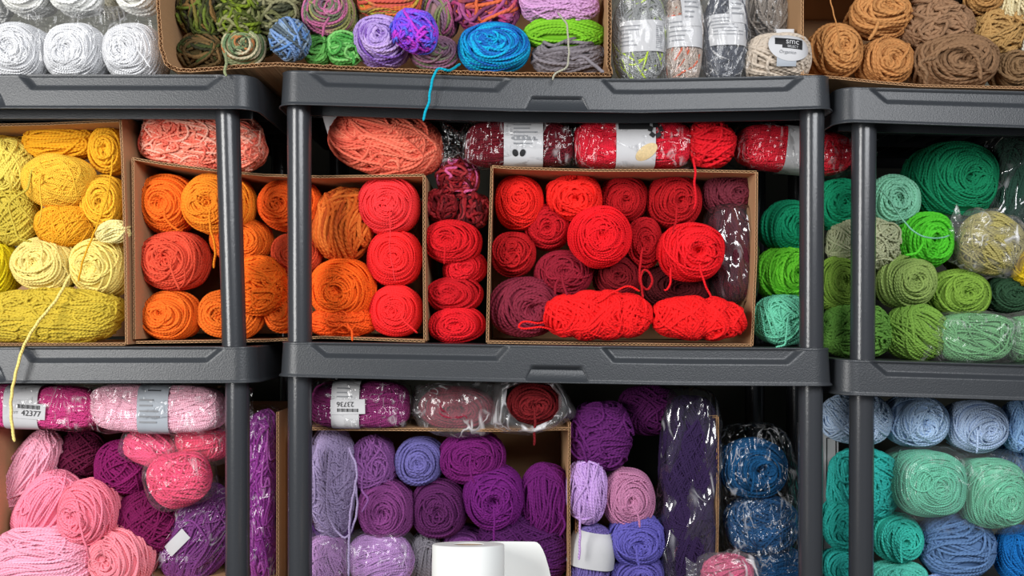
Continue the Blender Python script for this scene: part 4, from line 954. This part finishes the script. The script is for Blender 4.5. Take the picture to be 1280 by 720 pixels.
yarn('cake', 668, 503, 33, 26, (104, 14, 20), 'dark red yarn ball showing in the open mouth of the milky bag', s=3.2, yc=1.59, b=.045, f=(0, -.1), tail=[(668, 510, 1.54), (669, 525, 1.53), (668, 540, 1.53), (668, 557, 1.53)], tailr=.0024)
GROUP[0] = 'violet yarn in the box on the lowest shelf'
VB = 1.655
yarn('mess', 415, 602, 29, 68, (158, 142, 180), 'pale lilac tangled hank with long hanging loops', s=2.8, tang=.1, yc=VB-.02, curls=60, b=.042, lay=80, tail=[[(412, 560, 1.575), (408, 620, 1.565), (412, 650, 1.565), (432, 672, 1.565), (446, 640, 1.565), (444, 600, 1.57)], [(436, 560, 1.575), (446, 590, 1.56), (438, 640, 1.56), (436, 690, 1.56), (436, 720, 1.56)]])
yarn('mess', 466, 580, 27, 36, (130, 78, 140), 'mauve purple hank with drooping strand ends', s=3, yc=VB, curls=5, b=.04, tail=[(455, 585, 1.58), (452, 610, 1.57), (460, 625, 1.565), (452, 640, 1.57)])
yarn('cake', 526, 575, 30, 31, (104, 98, 160), 'periwinkle blue yarn ball with a neat spiral', s=3.4, yc=VB, dim=.2, tilt=.06, p=2.2)
yarn('cake', 591, 572, 42, 32, (108, 22, 100), 'vivid purple yarn ball under the milky bag', s=3, yc=VB-.01, f=(-.05, 0), tilt=.16, tail=[(588, 568, 1.575), (588, 590, 1.565), (593, 604, 1.565)])
yarn('cake', 483, 636, 35, 38, (122, 58, 118), 'mauve yarn ball in the middle row of the violet box', s=3, yc=VB-.01, tilt=.13)
yarn('cake', 550, 634, 35, 37, (86, 30, 84), 'dark mauve yarn ball in the middle row of the violet box', s=3, yc=VB, tilt=.12)
yarn('cake', 618, 620, 38, 40, (106, 24, 110), 'purple yarn ball with a strand hanging to the paper roll', s=3, yc=VB-.02, f=(0, -.1), tilt=.17, dim=.4, tail=[(617, 632, 1.565), (618, 650, 1.555), (617, 676, 1.555)])
yarn('wind', 683, 625, 31, 44, (98, 20, 98), 'purple yarn hank against the right wall of the violet box', s=3, yc=VB-.01, lay=80, wob=.3, tail=[(700, 640, 1.58), (706, 655, 1.58), (700, 670, 1.58)])
yarn('wind', 655, 694, 58, 46, (74, 20, 82), 'large dark purple yarn hank behind the white paper roll', s=3, yc=VB, rest=True, floorz=.008, lay=60, b=.055)
yarn('cake', 410, 654, 33, 27, (108, 66, 142), 'violet yarn ball below the pale lilac hank', s=3, yc=VB+.01)
yarn('wind', 408, 705, 28, 34, (190, 144, 200), 'orchid wrapped skein at the left of the violet box', s=2.2, yc=VB-.03, rest=True, floorz=.008, wrap=('haze', 1.06, .05, (0, 0)), b=.04)
yarn('wind', 476, 703, 39, 35, (182, 134, 196), 'orchid pink skein in shiny film below the mauve ball', s=2.2, yc=VB-.03, rest=True, floorz=.008, wrap=('haze', 1.06, .07, (0, 0)), b=.045)
yarn('cake', 580, 678, 28, 22, (120, 60, 130), 'small mauve yarn ball behind the white paper roll', s=2.8, yc=VB+.03)
yarn('wind', 532, 702, 20, 32, (120, 116, 124), 'grey lilac yarn hank between the orchid skein and the paper roll', s=3, yc=VB, lay=75, rest=True, floorz=.008)
GROUP[0] = 'purple yarn right of the violet box'
yarn('mess', 751, 545, 35, 47, (92, 28, 98), 'purple hank of loose loops at the top of the narrow column', s=3.4, yc=1.63, lay=25, curls=10, b=.045)
yarn('wind', 812, 512, 40, 29, (84, 20, 82), 'dark magenta yarn ball tucked under the middle shelf', s=3, yc=1.68, lay=55)
yarn('wind', 733, 612, 25, 40, (190, 152, 212), 'light lilac hank below the purple loops', s=3, yc=1.61, wob=.25, lay=74, b=.036, tail=[(724, 630, 1.56), (725, 665, 1.56), (724, 700, 1.56)])
yarn('cake', 784, 622, 33, 37, (186, 122, 158), 'dusty orchid pink yarn ball with a short thick end', s=2.6, yc=1.63, dim=.2, f=(.05, .05), tail=[(789, 630, 1.56), (797, 643, 1.555), (800, 659, 1.555)], tailr=.0022)
yarn('cake', 796, 673, 36, 32, (98, 92, 176), 'periwinkle yarn ball below the orchid pink ball', s=3, yc=1.62, tilt=.14, tail=[(795, 685, 1.56), (797, 700, 1.55), (799, 712, 1.55)])
yarn('cake', 796, 716, 34, 24, (98, 90, 170), 'periwinkle yarn ball cut by the bottom edge of the photo', s=3, yc=1.625)
o, sh = yarn('wind', 738, 700, 24, 44, (110, 96, 160), 'blue violet skein in a white paper sleeve at the bottom edge', s=3.2, yc=1.62, p=3, roll=8, b=.036, lay=84)
band(o, sh, -.10, .92, .004, M['paper'], 'paper_sleeve')
yarn('wind', 860, 616, 37, 122, (48, 30, 70), 'tall dark purple skein in a glossy crinkled bag', s=2.2, flat=True, lay=35, waist=((-.05, .12, .12),), yc=1.64, b=.05, p=3.6, wrap=('gloss', 1.06, .20, (0, 0)), roll=2, dens=.8)
yarn('wind', 908, 716, 32, 22, (214, 90, 130), 'pink yarn in a milky bag at the bottom edge', s=2.8, yc=1.60, wrap=('milky', 1.1, .18, (1, 0)))
GROUP[0] = 'blue yarn left of the right pole'
o, sh = yarn('cake', 941, 585, 42, 37, (10, 68, 110), 'deep teal blue yarn ball in an opened clear bag', s=3.2, yc=1.645, f=(0, .05), tilt=.12, dim=.45, tail=[(942, 590, 1.575), (942, 602, 1.57), (939, 615, 1.572)])
yarn('wind', 951, 655, 44, 36, (36, 80, 124), 'steel blue yarn ball in crinkled clear film', s=2.6, yc=1.64, wrap=('film', 1.07, .16, (0, 0)), lay=60)
yarn('wind', 968, 710, 38, 29, (24, 74, 118), 'blue film-wrapped yarn ball at the bottom edge', s=2.6, yc=1.64, wrap=('film', 1.07, .16, (0, 0)))

# ------------------------------------------------------------------ lowest shelf: right unit
GROUP[0] = 'pale blue yarn balls in a row under the shelf'
pb = (180, 208, 240)
yarn('wind', 1070, 523, 40, 32, (192, 214, 240), 'pale blue yarn ball behind the right pole', s=2.6, yc=1.65, lay=40)
yarn('cake', 1144, 526, 37, 33, pb, 'pale blue yarn ball with loose strands across its front', s=2.8, yc=1.65, tilt=.2)
yarn('cake', 1217, 532, 38, 32, (182, 204, 236), 'pale blue yarn ball with a neat spiral and short end', s=2.6, yc=1.65, f=(.1, -.05), dim=.15, tail=[(1222, 538, 1.58), (1222, 552, 1.575), (1221, 566, 1.58)])
yarn('wind', 1281, 532, 28, 32, (150, 190, 234), 'sky blue yarn ball cut by the right edge of the photo', s=3, yc=1.65)
GROUP[0] = 'mint and turquoise yarn on the lowest right shelf'
yarn('cake', 1156, 603, 44, 40, (108, 196, 164), 'mint green wrapped yarn ball, left of the bagged pair', s=2.2, yc=1.62, dim=.08, b=.06, p=2.7, wrap=('soft', 1.04, .03, (0, 0)))
yarn('cake', 1236, 614, 41, 42, (114, 198, 162), 'mint green wrapped yarn ball, right of the bagged pair', s=2.2, yc=1.62, dim=.08, b=.06, p=2.7, wrap=('soft', 1.04, .05, (0, 0)), f=(.2, -.2))
yarn('mess', 1078, 605, 41, 46, (50, 178, 168), 'turquoise hank with loose loops behind the right pole', s=3.2, yc=1.66, curls=12, lay=80)
yarn('cake', 1053, 655, 25, 32, (40, 166, 154), 'turquoise yarn ball between the two right poles', s=3.2, yc=1.655)
yarn('cake', 1121, 672, 29, 30, (58, 186, 168), 'turquoise yarn ball below the mint wrapped ball', s=3, yc=1.635, tilt=.14, dim=.35, tail=[(1126, 676, 1.575), (1126, 690, 1.57), (1127, 704, 1.57)])
yarn('wind', 1194, 682, 45, 39, (92, 124, 168), 'slate blue hank of dense strands below the mint pair', s=3.4, yc=1.635, lay=78, wob=.22)
yarn('wind', 1277, 692, 32, 34, (20, 110, 184), 'bright blue yarn ball in the bottom right corner', s=2.6, yc=1.64)
yarn('cake', 1052, 708, 24, 23, (44, 170, 160), 'teal yarn ball at the bottom edge between the right poles', s=3.2, yc=1.655)
yarn('cake', 1124, 718, 34, 18, (90, 200, 180), 'aqua yarn ball cut by the bottom edge of the photo', s=3, yc=1.635)
yarn('wind', 1188, 735, 36, 17, (150, 178, 224), 'pale blue yarn ball cut by the bottom edge of the photo', s=3, yc=1.62)
yarn('wind', 1268, 588, 30, 36, (84, 126, 176), 'denim blue yarn ball behind the mint pair at the right edge', s=2.8, yc=1.71)

# ------------------------------------------------------------------ milky bag with open mouth
def open_bag():
    Y0 = 1.60; nu, nv = 110, 60; rng = np.random.default_rng(8)
    K = nz(rng.normal(size=(20, 3)))*rng.uniform(40, 170, (20, 1)); ph = rng.uniform(0, 6.28, 20)
    def surf(outline, back, front, nm, parent=None):
        out = resample(np.array(outline+[outline[0]], float), 3.0); c = np.array(nmid)
        G = []
        for q in out[:-1]:
            rowp = []
            for t in np.linspace(0, 1, 24):
                if nm == 'front':
                    s_ = 1-0.999*t; yy = Y0+0.015-front*math.sqrt(max(0, 1-s_**2.6))
                else:
                    s_ = 1-0.999*t; yy = Y0+0.015+back*math.sqrt(max(0, 1-s_**2.6))
                pp = P(c[0]+(q[0]-c[0])*s_, c[1]+(q[1]-c[1])*s_, Y0); pp = np.array([pp[0], yy, pp[2]])
                h = sum((1-2*abs(math.sin(pp@K[i]+ph[i])))/np.linalg.norm(K[i]) for i in range(20))
                pp[1] -= h*0.055*min(1, (1-s_)*4+.3); pp[2] += h*0.012
                rowp.append(pp)
            G.append(rowp)
        return G
    nmid = (574, 508)
    o1 = [(518, 482), (512, 505), (514, 520), (522, 535), (545, 545), (575, 549), (605, 546), (622, 538), (632, 528), (634, 505), (628, 490), (634, 478), (600, 476), (560, 477)]
    mb = MB(); mb.grid(surf(o1, .05, .052, 'front'), closed_u=True); mb.grid(surf(o1, .05, .05, 'back'), closed_u=True)
    root = mb.build('plastic_bag', M['milky'], None, smooth=True)
    loc = P(574, 545, Y0); root.location = loc; local(root, loc)
    # the mouth: a folded collar around the dark red ball
    inner = [(632, 500), (634, 484), (650, 478), (668, 474), (686, 479), (697, 492), (697, 510), (688, 522), (668, 530), (648, 524), (638, 514)]
    outer = [(612, 512), (618, 480), (640, 468), (668, 466), (700, 474), (712, 496), (724, 518), (722, 526), (698, 538), (660, 549), (625, 545), (606, 535)]
    a = resample(np.array(inner+[inner[0]], float), 1.0); bq = resample(np.array(outer+[outer[0]], float), 1.0)
    n = 140; ti = np.linspace(0, 1, n, endpoint=False)
    def at(arr, t): idx = t*(len(arr)-1); i = idx.astype(int); f_ = (idx-i)[:, None]; return arr[i]*(1-f_)+arr[np.minimum(i+1, len(arr)-1)]*f_
    A, B = at(a, ti), at(bq, ti); G = []
    for i in range(n):
        rowp = []
        for t in np.linspace(0, 1, 18):
            q = A[i]*(1-t)+B[i]*t; pp = P(q[0], q[1], 1.57)
            pp[1] = 1.532-0.02*math.sin(t*math.pi)+0.09*t*t
            h = sum((1-2*abs(math.sin(pp@K[j]+ph[j])))/np.linalg.norm(K[j]) for j in range(20))
            pp[1] -= h*0.05; pp[2] += h*0.010*t
            rowp.append(pp)
        G.append(rowp)
    mb = MB(); mb.grid(G, closed_u=True); local(mb.build('bag_mouth', M['milky'], root, smooth=True), loc)
    tag(root, 'milky crinkled plastic bag with an open mouth under the shelf', 'plastic bag')
open_bag()

# the opened clear bag round the teal blue balls, and round the mint pair
bag(946, 628, 50, 98, 1.655, 0.068, M['film'], 'clear plastic bag round the stack of blue yarn balls', amp=.09, p=2.9, seed=12, roll=-5)
bag(1196, 610, 90, 52, 1.635, 0.075, M['soft'], 'clear plastic bag round the pair of mint yarn balls', amp=.06, p=3.0, seed=14, roll=4)
# printed carton behind the right pole
mb = MB(); a = P(1030, 540, 1.70); c = P(1048, 640, 1.70); zf = 0.79
mb.box((a[0], 1.70, zf), (c[0]+.0, 1.86, a[2]))
crt = mb.build('printed_carton', M['paper'], None); loc = ((a[0]+c[0])/2, 1.78, zf); local(crt, loc); crt.location = loc
tag(crt, 'white printed carton standing behind the right pole', 'carton')
mb = MB()
x0, x1, z0, z1 = a[0]+.004, c[0]-.004, c[2], a[2]-.012
for q in ((x0, z0, x1, z0+.0015), (x0, z1, x1, z1+.0015), (x0, z0, x0+.0015, z1), (x1-.0015, z0, x1, z1)): mb.box((q[0], 1.6990, q[1]), (q[2], 1.7002, q[3]))
local(mb.build('printed_frame', M['ink'], crt), loc)

# ------------------------------------------------------------------ white paper roll in front of the shelves
def paper_roll():
    Y = 1.20; k = Y/F; R = 45*k; H = 0.125; top = P(585.5, 680, Y-0.0)
    cx, cy, zt = top[0], Y, top[2]; n = 72
    th = np.linspace(0, 2*math.pi, n, endpoint=False)
    prof = [(0.020, -H), (R-0.001, -H), (R, -H+0.001), (R, -0.0012), (R-0.0012, 0), (0.0205, 0), (0.020, -0.0008), (0.020, -H)]
    G = [[(r_*math.cos(t), r_*math.sin(t), z) for r_, z in prof] for t in th]
    mb = MB(); mb.grid(G, closed_u=True)
    root = mb.build('paper_roll', M['roll'], None, smooth=False)
    for pl in root.data.polygons: pl.use_smooth = abs(pl.normal.z) < .5
    root.location = (cx, cy, zt)
    prof = [(0.0199, -H+.001), (0.0199, -.001), (0.0185, -.001), (0.0185, -H+.001)]
    mb = MB(); mb.grid([[(r_*math.cos(t), r_*math.sin(t), z) for r_, z in prof] for t in th], closed_u=True)
    mb.build('cardboard_core', M['core'], root, smooth=True)
    # loose sheet leaving the roll tangentially to the right and curving back
    G = []
    for i in range(30):
        t = i/29; x = -R*0.1+(R*2.25+.010)*t; y = R*1.0+0.0+0.015*math.sin(t*2.5)
        zz = -0.001-0.0012*t
        c = max(0, (t-.80)/.20); zz -= 0.052*c**2.2
        G.append([(x, y, zz+(-H-zz)*s_) for s_ in np.linspace(0, 1, 10)])
    G2 = [[(p_[0], p_[1]+.0004, p_[2]) for p_ in r_] for r_ in G]
    mb = MB(); mb.grid(G); mb.grid(G2); mb.build('loose_sheet', M['roll'], root, smooth=True)
    tag(root, 'white paper roll with a loose sheet, standing in front of the violet yarn', 'paper roll')
    root.rotation_euler = (math.radians(-9), 0, 0)
    return root, zt-H
roll, zb = paper_roll()
root = empty('side_table', (-0.03, 1.20, 0)); tag(root, 'low table under the white paper roll', 'table')
zt = zb-0.006
mb = MB(); mb.box((-.22, -.13, zt-.02), (.22, .13, zt)); mb.build('tabletop', M['wood'], root)
for sx in (-1, 1):
    for sy in (-1, 1):
        mb = MB(); mb.box((sx*.19-.015, sy*.10-.015, 0), (sx*.19+.015, sy*.10+.015, zt-.02)); mb.build('leg', M['wood'], root)
bpy.context.view_layer.update()
